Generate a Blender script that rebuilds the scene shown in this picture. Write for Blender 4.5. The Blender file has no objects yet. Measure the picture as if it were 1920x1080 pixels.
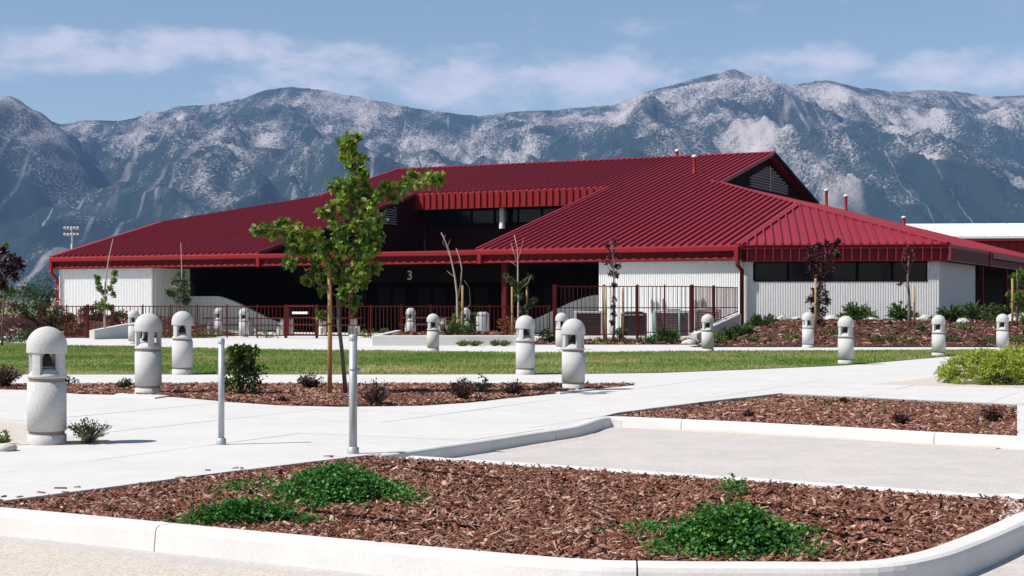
import bpy, math, random
import numpy as np
from mathutils import Vector, Matrix

random.seed(7)
RNG = np.random.default_rng(11)
sc = bpy.context.scene
COL = sc.collection
R = math.radians

# ------------------------------------------------------------------ camera
FPX, CH, HY = 2900.0, 1.32, 570.0           # focal length in photo pixels, eye height, horizon row
cam_d = bpy.data.cameras.new('camera')
cam = bpy.data.objects.new('camera', cam_d)
COL.objects.link(cam)
cam.location = (0, 0, CH)
cam.rotation_euler = (R(90), 0, 0)
cam_d.sensor_fit = 'HORIZONTAL'
cam_d.sensor_width = 36.0
cam_d.lens = 36.0 * FPX / 1920.0
cam_d.shift_y = (HY - 540.0) / 1920.0
cam_d.clip_start = 0.1
cam_d.clip_end = 30000
sc.camera = cam

# ------------------------------------------------------------------ sky, sun, exposure
SUN_EL, SUN_B = 50.0, 18.0                    # elevation; degrees the sun stands on the camera's side of due left
sv = Vector((-math.cos(R(SUN_EL)) * math.cos(R(SUN_B)), -math.cos(R(SUN_EL)) * math.sin(R(SUN_B)), math.sin(R(SUN_EL))))
sun_d = bpy.data.lights.new('sun', 'SUN')
sun_d.energy = 4.6
sun_d.angle = R(0.5)
sun_d.color = (1.0, 0.955, 0.89)
sun = bpy.data.objects.new('sun', sun_d)
COL.objects.link(sun)
sun.rotation_euler = sv.to_track_quat('Z', 'Y').to_euler()

world = bpy.data.worlds.new('World')
sc.world = world
world.use_nodes = True
wn, wl = world.node_tree.nodes, world.node_tree.links
wn.clear()
w_out = wn.new('ShaderNodeOutputWorld')
w_bg = wn.new('ShaderNodeBackground')
w_bg.inputs['Strength'].default_value = 0.085
sky = wn.new('ShaderNodeTexSky')
sky.sky_type = 'NISHITA'
sky.sun_disc = False
sky.sun_elevation = R(SUN_EL)
sky.sun_rotation = math.atan2(sv.x, sv.y)
sky.altitude = 1400
sky.air_density = 1.0
sky.dust_density = 0.6
sky.ozone_density = 1.4


def wnode(t, **kw):
    n = wn.new(t)
    for k, v in kw.items():
        setattr(n, k, v)
    return n


def wmath(op, a, b=None, clamp=False):
    n = wnode('ShaderNodeMath', operation=op, use_clamp=clamp)
    for i, v in enumerate((a, b)):
        if v is None:
            continue
        if isinstance(v, (int, float)):
            n.inputs[i].default_value = v
        else:
            wl.new(v, n.inputs[i])
    return n.outputs[0]


w_tc = wn.new('ShaderNodeTexCoord')
w_sep = wn.new('ShaderNodeSeparateXYZ')
wl.new(w_tc.outputs['Generated'], w_sep.inputs[0])
dx, dy, dz = w_sep.outputs
az = wmath('ARCTAN2', dx, dy)                # 0 straight ahead, + to the right
el = wmath('ARCSINE', dz)


def px_az(px): return math.atan((px - 960) / FPX)
def px_el(py): return math.atan((HY - py) / FPX)


def cloud_lobe(px, py, rx, ry):
    """a soft elliptical cloud body at a direction of the sky"""
    a = wmath('DIVIDE', wmath('SUBTRACT', az, px_az(px)), rx / FPX)
    e = wmath('DIVIDE', wmath('SUBTRACT', el, px_el(py)), ry / FPX)
    r2 = wmath('ADD', wmath('MULTIPLY', a, a), wmath('MULTIPLY', e, e))
    return wmath('SUBTRACT', 1.0, r2, clamp=True)


lobes = [(170, 118, 260, 52), (400, 98, 230, 46), (640, 150, 330, 78), (880, 152, 420, 74), (1130, 152, 300, 72),
         (1480, 122, 160, 46), (1560, 132, 110, 40), (1830, 152, 240, 52), (-420, 160, 420, 60), (2380, 110, 380, 60),
         (-1400, 120, 600, 80), (3500, 150, 700, 80)]
acc = None
for lb in lobes:
    v = cloud_lobe(*lb)
    acc = v if acc is None else wmath('MAXIMUM', acc, v)
w_map = wnode('ShaderNodeMapping')
w_map.inputs['Scale'].default_value = (1.0, 1.0, 2.2)
wl.new(w_tc.outputs['Generated'], w_map.inputs[0])
w_noi = wnode('ShaderNodeTexNoise')
w_noi.inputs['Scale'].default_value = 21.0
w_noi.inputs['Detail'].default_value = 9.0
w_noi.inputs['Roughness'].default_value = 0.62
wl.new(w_map.outputs[0], w_noi.inputs['Vector'])
shape = wmath('ADD', wmath('MULTIPLY', acc, 0.75), wmath('MULTIPLY', wmath('SUBTRACT', w_noi.outputs['Fac'], 0.5), 2.3))
cl = wnode('ShaderNodeMapRange', interpolation_type='SMOOTHSTEP')
wl.new(shape, cl.inputs['Value'])
cl.inputs['From Min'].default_value = 0.12
cl.inputs['From Max'].default_value = 1.0
cl.inputs['To Max'].default_value = 0.70
hs = wnode('ShaderNodeMix', data_type='RGBA', blend_type='MULTIPLY')
hs.inputs[0].default_value = 1.0
wl.new(sky.outputs[0], hs.inputs[6])
hs.inputs[7].default_value = (1.04, 0.99, 0.90, 1)
w_mix = wnode('ShaderNodeMix', data_type='RGBA')
wl.new(cl.outputs[0], w_mix.inputs[0])
wl.new(hs.outputs[2], w_mix.inputs[6])
w_mix.inputs[7].default_value = (7.6, 7.1, 7.9, 1)
wl.new(w_mix.outputs[2], w_bg.inputs['Color'])
wl.new(w_bg.outputs[0], w_out.inputs[0])

sc.view_settings.view_transform = 'Standard'
sc.view_settings.look = 'None'
sc.view_settings.exposure = 0.5
sc.view_settings.gamma = 1.0
sc.render.engine = 'CYCLES'
sc.cycles.use_denoising = True
sc.cycles.max_bounces = 6
sc.cycles.diffuse_bounces = 3
sc.cycles.glossy_bounces = 3
sc.cycles.transmission_bounces = 4
sc.cycles.volume_bounces = 1
sc.cycles.transparent_max_bounces = 8
sc.cycles.caustics_reflective = False
sc.cycles.caustics_refractive = False


# ------------------------------------------------------------------ helpers
def g(px, py, z=0.0):
    """the point of the level z that a photo pixel looks at"""
    Y = (CH - z) * FPX / (py - HY)
    return ((px - 960) / FPX * Y, Y)


def at(px, py, Y):
    """the point at distance Y that a photo pixel looks at"""
    return Vector(((px - 960) / FPX * Y, Y, CH + (HY - py) / FPX * Y))


MATS = {}


def mat(name, col, rough=0.7, spec=0.3, noise=None, bump=None, island=None, metallic=0.0, coat=0.0, stops=None, trans=0.0, emit=None):
    """principled material; noise=(scale, second colour, amount), bump=(scale, strength, distance), island=list of colours picked per loose piece"""
    if name in MATS:
        return MATS[name]
    m = bpy.data.materials.new(name)
    m.use_nodes = True
    n, l = m.node_tree.nodes, m.node_tree.links
    b = n['Principled BSDF']
    b.inputs['Roughness'].default_value = rough
    b.inputs['Specular IOR Level'].default_value = spec
    b.inputs['Metallic'].default_value = metallic
    if coat:
        b.inputs['Coat Weight'].default_value = coat
        b.inputs['Coat Roughness'].default_value = 0.25
    src = None
    tc = n.new('ShaderNodeTexCoord')
    if island:
        geo = n.new('ShaderNodeNewGeometry')
        rp = n.new('ShaderNodeValToRGB')
        rp.color_ramp.interpolation = 'LINEAR'
        els = rp.color_ramp.elements
        while len(els) < len(island):
            els.new(0.5)
        for i, c in enumerate(island):
            els[i].position = i / (len(island) - 1)
            els[i].color = (*c, 1)
        l.new(geo.outputs['Random Per Island'], rp.inputs[0])
        src = rp.outputs[0]
    if noise:
        for (s, c2, amt) in (noise if isinstance(noise, list) else [noise]):
            nt = n.new('ShaderNodeTexNoise')
            nt.inputs['Scale'].default_value = s
            nt.inputs['Detail'].default_value = 6
            l.new(tc.outputs['Object'], nt.inputs['Vector'])
            mr = n.new('ShaderNodeMapRange')
            mr.inputs['From Min'].default_value = 0.38
            mr.inputs['From Max'].default_value = 0.66
            mr.inputs['To Max'].default_value = amt
            l.new(nt.outputs['Fac'], mr.inputs['Value'])
            mx = n.new('ShaderNodeMix')
            mx.data_type = 'RGBA'
            l.new(mr.outputs[0], mx.inputs[0])
            if src is None:
                mx.inputs[6].default_value = (*col, 1)
            else:
                l.new(src, mx.inputs[6])
            mx.inputs[7].default_value = (*c2, 1)
            src = mx.outputs[2]
    if src is None:
        b.inputs['Base Color'].default_value = (*col, 1)
    else:
        l.new(src, b.inputs['Base Color'])
    if bump:
        nt = n.new('ShaderNodeTexNoise')
        nt.inputs['Scale'].default_value = bump[0]
        nt.inputs['Detail'].default_value = 5
        l.new(tc.outputs['Object'], nt.inputs['Vector'])
        bp = n.new('ShaderNodeBump')
        bp.inputs['Strength'].default_value = bump[1]
        bp.inputs['Distance'].default_value = bump[2]
        l.new(nt.outputs['Fac'], bp.inputs['Height'])
        l.new(bp.outputs[0], b.inputs['Normal'])
    if trans:
        tr = n.new('ShaderNodeBsdfTranslucent')
        if src is None:
            tr.inputs['Color'].default_value = (*col, 1)
        else:
            l.new(src, tr.inputs['Color'])
        ms = n.new('ShaderNodeMixShader')
        ms.inputs[0].default_value = trans
        l.new(b.outputs[0], ms.inputs[1])
        l.new(tr.outputs[0], ms.inputs[2])
        l.new(ms.outputs[0], n['Material Output'].inputs[0])
    MATS[name] = m
    return m


class MB:
    """collects shapes for one mesh object"""

    def __init__(self):
        self.v, self.f, self.sm = [], [], []

    def add(self, vs, fs, smooth=False):
        o = len(self.v)
        self.v.extend([tuple(p) for p in vs])
        for f in fs:
            self.f.append(tuple(i + o for i in f))
            self.sm.append(smooth)
        return self

    def box(self, x0, x1, y0, y1, z0, z1):
        vs = [(x, y, z) for z in (z0, z1) for y in (y0, y1) for x in (x0, x1)]
        return self.add(vs, [(0, 2, 3, 1), (4, 5, 7, 6), (0, 1, 5, 4), (2, 6, 7, 3), (0, 4, 6, 2), (1, 3, 7, 5)])

    def bbox(self, x0, x1, y0, y1, z0, z1, b=0.01):
        """box with bevelled vertical and top edges"""
        p = [(x0 + b, y0), (x1 - b, y0), (x1, y0 + b), (x1, y1 - b), (x1 - b, y1), (x0 + b, y1), (x0, y1 - b), (x0, y0 + b)]
        cx, cy = (x0 + x1) / 2, (y0 + y1) / 2
        q = [(x + (b if x < cx else -b), y + (b if y < cy else -b)) for x, y in p]
        vs = [(x, y, z0) for x, y in p] + [(x, y, z1 - b) for x, y in p] + [(x, y, z1) for x, y in q]
        fs = [tuple(range(7, -1, -1)), tuple(range(16, 24))]
        for r in (0, 8):
            for i in range(8):
                j = (i + 1) % 8
                fs.append((r + i, r + j, r + 8 + j, r + 8 + i))
        return self.add(vs, fs)

    def prism(self, poly, z0, z1):
        """poly: (x, y) counter-clockwise"""
        n = len(poly)
        vs = [(x, y, z0) for x, y in poly] + [(x, y, z1) for x, y in poly]
        fs = [tuple(range(n - 1, -1, -1)), tuple(range(n, 2 * n))]
        fs += [(i, (i + 1) % n, n + (i + 1) % n, n + i) for i in range(n)]
        return self.add(vs, fs)

    def poly3(self, pts, thick=None):
        """flat polygon in space, with a thickness straight down"""
        n = len(pts)
        if not thick:
            return self.add(pts, [tuple(range(n))])
        vs = list(pts) + [(p[0], p[1], p[2] - thick) for p in pts]
        fs = [tuple(range(n)), tuple(range(2 * n - 1, n - 1, -1))]
        fs += [(i, n + i, n + (i + 1) % n, (i + 1) % n) for i in range(n)]
        return self.add(vs, fs)

    def bar(self, a, b, w, h, up=(0, 0, 1)):
        """square bar from a to b"""
        a, b, up = Vector(a), Vector(b), Vector(up)
        d = (b - a).normalized()
        s = d.cross(up)
        if s.length < 1e-4:
            s = d.cross(Vector((1, 0, 0)))
        s = s.normalized()
        u = s.cross(d)
        vs = [p + s * (w / 2 * i) + u * (h / 2 * j) for p in (a, b) for i, j in ((-1, -1), (1, -1), (1, 1), (-1, 1))]
        return self.add(vs, [(0, 1, 2, 3), (7, 6, 5, 4), (0, 4, 5, 1), (1, 5, 6, 2), (2, 6, 7, 3), (3, 7, 4, 0)])

    def tube(self, pts, rad, seg=8, cap=True):
        pts = [Vector(p) for p in pts]
        if not hasattr(rad, '__len__'):
            rad = [rad] * len(pts)
        ref = Vector((0.31, 0.2, 0.93))
        rings = []
        for i, p in enumerate(pts):
            d = (pts[min(i + 1, len(pts) - 1)] - pts[max(i - 1, 0)]).normalized()
            s = d.cross(ref)
            if s.length < 0.05:
                s = d.cross(Vector((1, 0, 0)))
            s = s.normalized()
            u = s.cross(d)
            rings.append([p + (s * math.cos(2 * math.pi * k / seg) + u * math.sin(2 * math.pi * k / seg)) * rad[i] for k in range(seg)])
        vs = [q for r in rings for q in r]
        fs = []
        for i in range(len(pts) - 1):
            for k in range(seg):
                a, b = i * seg + k, i * seg + (k + 1) % seg
                fs.append((a, a + seg, b + seg, b))
        self.add(vs, fs, True)
        if cap:
            o = len(self.v) - len(vs)
            self.f.append(tuple(o + k for k in range(seg)))
            self.f.append(tuple(o + (len(pts) - 1) * seg + k for k in range(seg - 1, -1, -1)))
            self.sm += [False, False]
        return self

    def lathe(self, prof, seg=32, a0=0.0, a1=None):
        """profile of (radius, z); a full turn unless a1 is given"""
        full = a1 is None
        a1 = 2 * math.pi if full else a1
        m = seg if full else seg + 1
        vs, fs = [], []
        for r, z in prof:
            for k in range(m):
                a = a0 + (a1 - a0) * k / seg
                vs.append((r * math.cos(a), r * math.sin(a), z))
        for i in range(len(prof) - 1):
            for k in range(seg):
                a, b = i * m + k, i * m + (k + 1) % m
                fs.append((a, b, b + m, a + m))
        return self.add(vs, fs, True)

    def build(self, name, material, parent=None, loc=None, rz=0.0):
        me = bpy.data.meshes.new(name)
        me.from_pydata(self.v, [], self.f)
        me.polygons.foreach_set('use_smooth', self.sm)
        me.materials.append(material)
        me.update()
        return link(name, me, parent, loc, rz)


def link(name, me, parent=None, loc=None, rz=0.0):
    o = bpy.data.objects.new(name, me)
    COL.objects.link(o)
    if parent:
        o.parent = parent
    if loc is not None:
        o.location = loc
    o.rotation_euler = (0, 0, rz)
    return o


def np_mesh(name, V, F, material, parent=None, loc=None, smooth=False):
    V = np.asarray(V, dtype=np.float32)
    F = np.asarray(F, dtype=np.int32)
    me = bpy.data.meshes.new(name)
    k = F.shape[1]
    me.vertices.add(len(V))
    me.vertices.foreach_set('co', V.ravel())
    me.loops.add(F.size)
    me.loops.foreach_set('vertex_index', F.ravel())
    me.polygons.add(len(F))
    me.polygons.foreach_set('loop_start', np.arange(0, F.size, k, dtype=np.int32))
    me.polygons.foreach_set('loop_total', np.full(len(F), k, dtype=np.int32))
    if smooth:
        me.polygons.foreach_set('use_smooth', np.ones(len(F), dtype=bool))
    me.materials.append(material)
    me.update(calc_edges=True)
    return link(name, me, parent, loc)


def tag(o, label=None, cat=None, group=None, kind=None):
    for k, v in (('label', label), ('category', cat), ('group', group), ('kind', kind)):
        if v:
            o[k] = v
    return o


def empty(name, loc=(0, 0, 0), rz=0.0, **kw):
    o = bpy.data.objects.new(name, None)
    COL.objects.link(o)
    o.empty_display_size = 0.2
    o.location = loc
    o.rotation_euler = (0, 0, rz)
    return tag(o, **kw)


def copy_tree(o, parent=None):
    c = o.copy()
    COL.objects.link(c)
    c.parent = parent
    for ch in list(o.children):
        copy_tree(ch, c)
    return c


def in_poly(P, poly):
    x, y = P[:, 0], P[:, 1]
    ins = np.zeros(len(P), bool)
    n = len(poly)
    for i in range(n):
        x0, y0 = poly[i]
        x1, y1 = poly[(i + 1) % n]
        if y0 == y1:
            continue
        c = ((y0 > y) != (y1 > y)) & (x < (x1 - x0) * (y - y0) / (y1 - y0) + x0)
        ins ^= c
    return ins


def scatter(poly, n, rng=RNG):
    a = np.array(poly)
    lo, hi = a.min(0), a.max(0)
    out = np.zeros((0, 2))
    for _ in range(60):
        P = rng.random((n * 2, 2)) * (hi - lo) + lo
        out = np.vstack([out, P[in_poly(P, poly)]])
        if len(out) >= n:
            break
    return out[:n]


def rot_mats(n, tilt, rng=RNG, up=None):
    """n rotations: random heading, tilted by up to about `tilt` radians"""
    yaw = rng.random(n) * 2 * np.pi
    px_, py_ = rng.normal(0, tilt, n), rng.normal(0, tilt, n)
    cy, sy = np.cos(yaw), np.sin(yaw)
    Z = np.zeros((n, 3, 3)); Z[:, 0, 0] = cy; Z[:, 0, 1] = -sy; Z[:, 1, 0] = sy; Z[:, 1, 1] = cy; Z[:, 2, 2] = 1
    cx, sx = np.cos(px_), np.sin(px_)
    X = np.zeros((n, 3, 3)); X[:, 0, 0] = 1; X[:, 1, 1] = cx; X[:, 1, 2] = -sx; X[:, 2, 1] = sx; X[:, 2, 2] = cx
    c2, s2 = np.cos(py_), np.sin(py_)
    Yv = np.zeros((n, 3, 3)); Yv[:, 1, 1] = 1; Yv[:, 0, 0] = c2; Yv[:, 0, 2] = s2; Yv[:, 2, 0] = -s2; Yv[:, 2, 2] = c2
    return X @ Yv @ Z


LEAF = np.array([[0, 0, 0], [-.32, .42, .10], [0, 1, -.05], [.32, .42, .10]])
LEAF_F = np.array([[0, 1, 2], [0, 2, 3]])
OAK = np.array([[0, 0, 0], [-.20, .25, .06], [-.38, .42, .09], [-.2, .6, .05], [-.26, .8, .04], [0, 1, -.08],
                [.26, .8, .04], [.2, .6, .05], [.38, .42, .09], [.20, .25, .06], [0, .5, 0]])
OAK_F = np.array([[10, 0, 1], [10, 1, 2], [10, 2, 3], [10, 3, 4], [10, 4, 5], [10, 5, 6], [10, 6, 7], [10, 7, 8], [10, 8, 9], [10, 9, 0]])


def instances(tmpl, faces, pos, rot, size):
    """copies of a small template: pos (n,3), rot (n,3,3), size (n,) or (n,3)"""
    n = len(pos)
    size = np.asarray(size)
    if size.ndim == 1:
        size = size[:, None]
    t = tmpl[None] * size[:, None, :]
    V = np.einsum('nij,nkj->nki', rot, t) + pos[:, None, :]
    F = faces[None] + (np.arange(n) * len(tmpl))[:, None, None]
    return V.reshape(-1, 3), F.reshape(-1, faces.shape[1])


def join(parts):
    Vs, Fs, o = [], [], 0
    for V, F in parts:
        Vs.append(V); Fs.append(F + o); o += len(V)
    return np.vstack(Vs), np.vstack(Fs)


CHIP = np.array([[-.5, -.5, 0], [.5, -.42, 0], [.46, .5, 0], [-.46, .38, 0], [-.46, -.4, 1], [.42, -.38, .8], [.4, .36, 1], [-.4, .3, .75]])
CHIP_F = np.array([[4, 5, 6, 7], [0, 1, 5, 4], [1, 2, 6, 5], [2, 3, 7, 6], [3, 0, 4, 7]])
CHIP_FLAT = np.array([[-.5, -.5, 0], [.5, -.4, .2], [.46, .5, 0], [-.46, .38, .3]])
CHIP_FLAT_F = np.array([[0, 1, 2, 3]])


def chips(poly, n, length, zf, flat=False, tilt=.28):
    P = scatter(poly, n)
    n = len(P)
    z = np.array([zf(x, y) for x, y in P]) + RNG.random(n) * .03
    pos = np.column_stack([P, z])
    L = length * (0.4 + RNG.random(n) ** 2.5 * 1.9)
    W = L * (0.09 + RNG.random(n) * .20)
    T = np.full(n, length * .10)
    return instances(CHIP_FLAT if flat else CHIP, CHIP_FLAT_F if flat else CHIP_F, pos, rot_mats(n, tilt), np.column_stack([L, W, T]))


# ------------------------------------------------------------------ materials
CONC = mat('concrete', (.61, .595, .58), .85, .2, [(.9, (.51, .49, .47), .6), (4.0, (.66, .645, .625), .5), (24., (.54, .515, .49), .35), (120., (.48, .47, .45), .35)], (160., .12, .004))
KERB = mat('kerb_concrete', (.64, .625, .61), .85, .2, [(2.2, (.52, .50, .475), .55), (14., (.56, .54, .515), .4), (60., (.68, .66, .64), .5)], (70., .3, .006))
ASPH = mat('pale_asphalt', (.47, .435, .42), .95, .15, [(.8, (.53, .485, .46), .8), (22., (.36, .33, .315), .6), (70., (.66, .61, .58), .7), (2.7, (.42, .39, .375), .5)], (190., .5, .006))
SAND = mat('blown_sand', (.52, .46, .40), .95, .1, [(5., (.45, .39, .33), .6), (38., (.36, .30, .25), .75), (60., (.68, .62, .56), .75)], (150., .4, .006))
SOIL = mat('bed_soil', (.075, .035, .026), .95, .1, [(14., (.15, .075, .055), .7), (50., (.03, .014, .011), .6)], (40., .8, .03))
MULCH = mat('bark_chips', (.2, .09, .06), .85, .15, None, None,
            island=[(.022, .007, .005), (.10, .033, .021), (.21, .078, .048), (.045, .014, .009), (.30, .135, .09), (.13, .045, .029), (.48, .30, .225), (.20, .08, .052), (.06, .02, .013), (.64, .47, .39)])
LAWN = mat('lawn_soil', (.09, .14, .03), .95, .1, [(.22, (.40, .33, .17), .75), (5., (.06, .11, .02), .5)])
GRASS = mat('grass_blade', (.08, .15, .02), .7, .2, [(.22, (.42, .36, .16), .6)], None,
            island=[(.09, .19, .025), (.15, .27, .038), (.21, .32, .055), (.11, .22, .03)], trans=.3)
LEAFG = mat('tree_leaf', (.08, .14, .02), .5, .4, None, None,
            island=[(.045, .10, .010), (.09, .19, .018), (.18, .29, .03), (.06, .14, .014), (.28, .36, .05), (.20, .14, .03)], trans=.3)
LEAFY = mat('young_leaf', (.12, .2, .03), .5, .3, None, None,
            island=[(.06, .12, .015), (.12, .20, .025), (.18, .25, .045), (.08, .14, .02)], trans=.25)
LEAFD = mat('dark_leaf', (.03, .06, .012), .5, .35, None, None,
            island=[(.018, .035, .008), (.03, .06, .01), (.055, .095, .015), (.09, .12, .02)], trans=.15)
LEAFP = mat('purple_leaf', (.05, .01, .015), .5, .35, None, None,
            island=[(.02, .004, .008), (.045, .010, .014), (.08, .018, .022), (.03, .007, .012)], trans=.15)
LEAFB = mat('russet_leaf', (.06, .015, .012), .6, .3, None, None,
            island=[(.022, .008, .007), (.05, .014, .012), (.085, .026, .018), (.04, .018, .010)], trans=.15)
JUNI = mat('juniper_needle', (.06, .12, .02), .6, .25, None, None,
           island=[(.025, .06, .012), (.05, .11, .018), (.10, .17, .03), (.07, .12, .02)], trans=.15)
JUNIY = mat('golden_juniper_needle', (.16, .22, .04), .6, .25, None, None,
            island=[(.13, .20, .02), (.30, .37, .045), (.46, .50, .08), (.19, .26, .03)], trans=.3)
COVER = mat('ground_cover_leaf', (.02, .10, .02), .45, .4, None, None,
            island=[(.012, .07, .012), (.03, .15, .02), (.06, .22, .03), (.02, .10, .016), (.16, .27, .03)], trans=.25)
FLOW = mat('flower', (.6, .3, .25), .6, .2, None, None, island=[(.7, .66, .62), (.65, .6, .55), (.45, .03, .02), (.6, .12, .05)])
BARK = mat('tree_bark', (.19, .15, .12), .9, .1, [(30., (.09, .065, .05), .7)], (60., .6, .01))
PALEBARK = mat('pale_bark', (.46, .37, .32), .85, .1, [(25., (.28, .2, .17), .7)])
STAKE = mat('lodgepole', (.42, .25, .11), .8, .15, [(9., (.30, .16, .065), .7)], (50., .3, .006))
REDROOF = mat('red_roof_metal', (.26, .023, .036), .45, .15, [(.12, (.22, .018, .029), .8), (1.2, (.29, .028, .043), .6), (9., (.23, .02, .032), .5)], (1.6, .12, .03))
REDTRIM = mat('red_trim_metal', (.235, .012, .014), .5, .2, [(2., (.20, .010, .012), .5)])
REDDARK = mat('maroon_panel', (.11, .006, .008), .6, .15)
MAROON = mat('dark_maroon_board', (.035, .005, .005), .75, .12)
REDFENCE = mat('fence_paint', (.095, .010, .009), .55, .15, [(6., (.065, .008, .007), .5)])
CAPMETAL = mat('hip_cap_metal', (.26, .022, .032), .45, .3, [(2., (.27, .03, .045), .4)])
WHITE = mat('white_block', (.82, .815, .81), .9, .15, [(3., (.76, .755, .75), .5), (70., (.85, .845, .84), .5)], (55., .9, .02))
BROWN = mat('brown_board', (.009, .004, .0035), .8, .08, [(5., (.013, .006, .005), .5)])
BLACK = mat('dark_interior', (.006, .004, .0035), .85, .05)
GLASS = mat('dark_glass', (.010, .008, .012), .12, .18)
PGLASS = mat('porch_glass', (.006, .004, .004), .3, .06)
LOUV = mat('louver_metal', (.42, .42, .50), .55, .4)
NUMB = mat('sign_white', (.75, .74, .70), .6, .3)
BOLC = mat('bollard_concrete', (.50, .49, .485), .9, .12, [(5., (.42, .41, .40), .6), (60., (.33, .32, .315), .6), (95., (.66, .65, .645), .6)], (90., .6, .006))
BOLG = mat('bollard_groove', (.27, .225, .20), .9, .1)
REFL = mat('lamp_reflector', (.05, .05, .055), .35, .5, metallic=.6)
LAMPG = mat('lamp_glass', (.55, .58, .62), .25, .5)
GALV = mat('galvanised_steel', (.40, .42, .44), .5, .5, [(18., (.30, .32, .34), .6), (3., (.46, .48, .5), .5)], metallic=.35)
STEEL = mat('grey_metal', (.36, .37, .37), .5, .4, [(4., (.30, .31, .31), .5)])
ACDARK = mat('condenser_coil', (.035, .026, .028), .7, .3, [(8., (.05, .04, .04), .5)])
ACTOP = mat('condenser_casing', (.40, .39, .38), .5, .4)
GREENP = mat('copper_green_pipe', (.20, .34, .30), .6, .3)
ROCK = mat('pale_rock', (.55, .53, .50), .9, .1, [(4., (.40, .38, .35), .7)], (12., .7, .05))
WOOD = mat('brown_plank', (.10, .030, .022), .7, .2, [(7., (.07, .02, .016), .5)])
TBLEG = mat('table_concrete', (.62, .60, .55), .85, .2, [(9., (.52, .5, .46), .5)])
ROOFW = mat('white_membrane', (.78, .78, .77), .7, .2, [(1., (.72, .72, .7), .5)])

# ------------------------------------------------------------------ the valley and the mountains
VALLEY = mat('valley_grass', (.17, .19, .09), .95, .1, [(.004, (.30, .27, .17), .8), (.03, (.10, .13, .06), .6), (.4, (.22, .20, .11), .5)])
mb = MB()
mb.add([(-5900, -450, -.3), (5900, -450, -.3), (5900, 9300, -.3), (-5900, 9300, -.3)], [(0, 1, 2, 3)])
tag(mb.build('ground', VALLEY), kind='structure')


def hash2(ix, iy, seed):
    h = (ix.astype(np.int64) * 374761393 + iy.astype(np.int64) * 668265263 + seed * 974711) & 0x7fffffff
    h = ((h ^ (h >> 13)) * 1274126177) & 0x7fffffff
    return ((h ^ (h >> 16)) & 0xffff) / 65535.0


def vnoise(x, y, seed=0):
    ix, iy = np.floor(x), np.floor(y)
    fx, fy = x - ix, y - iy
    fx, fy = fx * fx * (3 - 2 * fx), fy * fy * (3 - 2 * fy)
    a, b = hash2(ix, iy, seed), hash2(ix + 1, iy, seed)
    c, d = hash2(ix, iy + 1, seed), hash2(ix + 1, iy + 1, seed)
    return (a + (b - a) * fx) + ((c + (d - c) * fx) - (a + (b - a) * fx)) * fy


def fbm(x, y, o=5, seed=0, ridged=False):
    s, amp, tot = 0, 1.0, 0
    for k in range(o):
        n = vnoise(x * 2 ** k + 13.7 * k, y * 2 ** k - 7.1 * k, seed + k)
        s = s + amp * ((1 - np.abs(2 * n - 1)) if ridged else n)
        tot += amp
        amp *= .5
    return s / tot


CREST = [(-2400, 230), (-1600, 180), (-900, 215), (-300, 170), (0, 190), (110, 232), (160, 224), (240, 228), (280, 215), (340, 198), (400, 195),
         (450, 185), (495, 168), (545, 162), (590, 165), (640, 175), (720, 190), (800, 205), (900, 218), (960, 210), (1040, 205), (1100, 200),
         (1150, 197), (1200, 176), (1270, 156), (1330, 141), (1375, 127), (1410, 144), (1470, 161), (1545, 149), (1600, 162), (1680, 172),
         (1750, 167), (1800, 172), (1850, 182), (1920, 178), (2200, 190), (2800, 150), (3400, 210), (4400, 190)]
YC = 7000.0
cx_ = np.array([(p - 960) / FPX * YC for p, q in CREST])
cz_ = np.array([(HY - q) / FPX * YC for p, q in CREST])
gx = np.concatenate([np.arange(-5600, -2700, 60), np.arange(-2700, 2700, 14), np.arange(2700, 5601, 60)])
gy = np.concatenate([np.arange(1900, 3500, 80), np.arange(3500, 6900, 20), np.arange(6900, 7150, 12), np.arange(7150, 9101, 90)])
X, Y = np.meshgrid(gx, gy)
wob = (fbm(X / 900, Y / 900, 3, 5) - .5) * 500
crest = np.interp(X + (fbm(X / 120, Y / 120, 3, 21) - .5) * 30, cx_, cz_)
v = np.clip((Y - 3400) / (YC - 3400), 0, 3)
prof = np.where(v < 1, v ** 1.45, 1 - (v - 1) * 1.1)
spur = fbm((X + wob + (Y - 7000) * .28) / 620, (Y + wob * .4) / 2300, 4, 3, True)
fine = fbm((X + wob + (Y - 7000) * .15) / 190, (Y + wob) / 520, 4, 9, True)
tiny = fbm(X / 45, Y / 60, 3, 31, True)
env = np.clip(4 * v * (1 - v), 0, 1)
edge = np.clip((1.02 - v) * 12, 0, 1)
Z = crest * prof + env * (spur - .62) * 600 + np.clip(v * 3, 0, 1) * (np.clip(.06 + (1 - v) * 5, .06, 1) * (fine - .6) * 135 * np.clip(.3 + env, 0, 1) + np.clip(.3 + (1 - v) * 6, .3, 1) * (tiny - .6) * 34)
# the nearer shoulder of hill at the range's left end
r = np.hypot((X + 2000) / 1.0, (Y - 5150) / 1.15)
hill = 880 - .52 * r - .0004 * r * r + (spur - .6) * 200 + (fine - .6) * 90 * np.clip(r / 700, .2, 1)
Z = np.maximum(Z, hill)
fan = 24 * np.clip((Y - 1950) / 1700, 0, 1) ** 1.3 + (fbm(X / 300, Y / 300, 3, 41) - .5) * 10 * np.clip((Y - 1950) / 600, 0, 1)
Z = np.maximum(Z, fan)
Z = np.where(Y < 2000, -4.0, Z)
ny_, nx_ = X.shape
idx = np.arange(ny_ * nx_).reshape(ny_, nx_)
F = np.stack([idx[:-1, :-1], idx[:-1, 1:], idx[1:, 1:], idx[1:, :-1]], -1).reshape(-1, 4)

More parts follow.
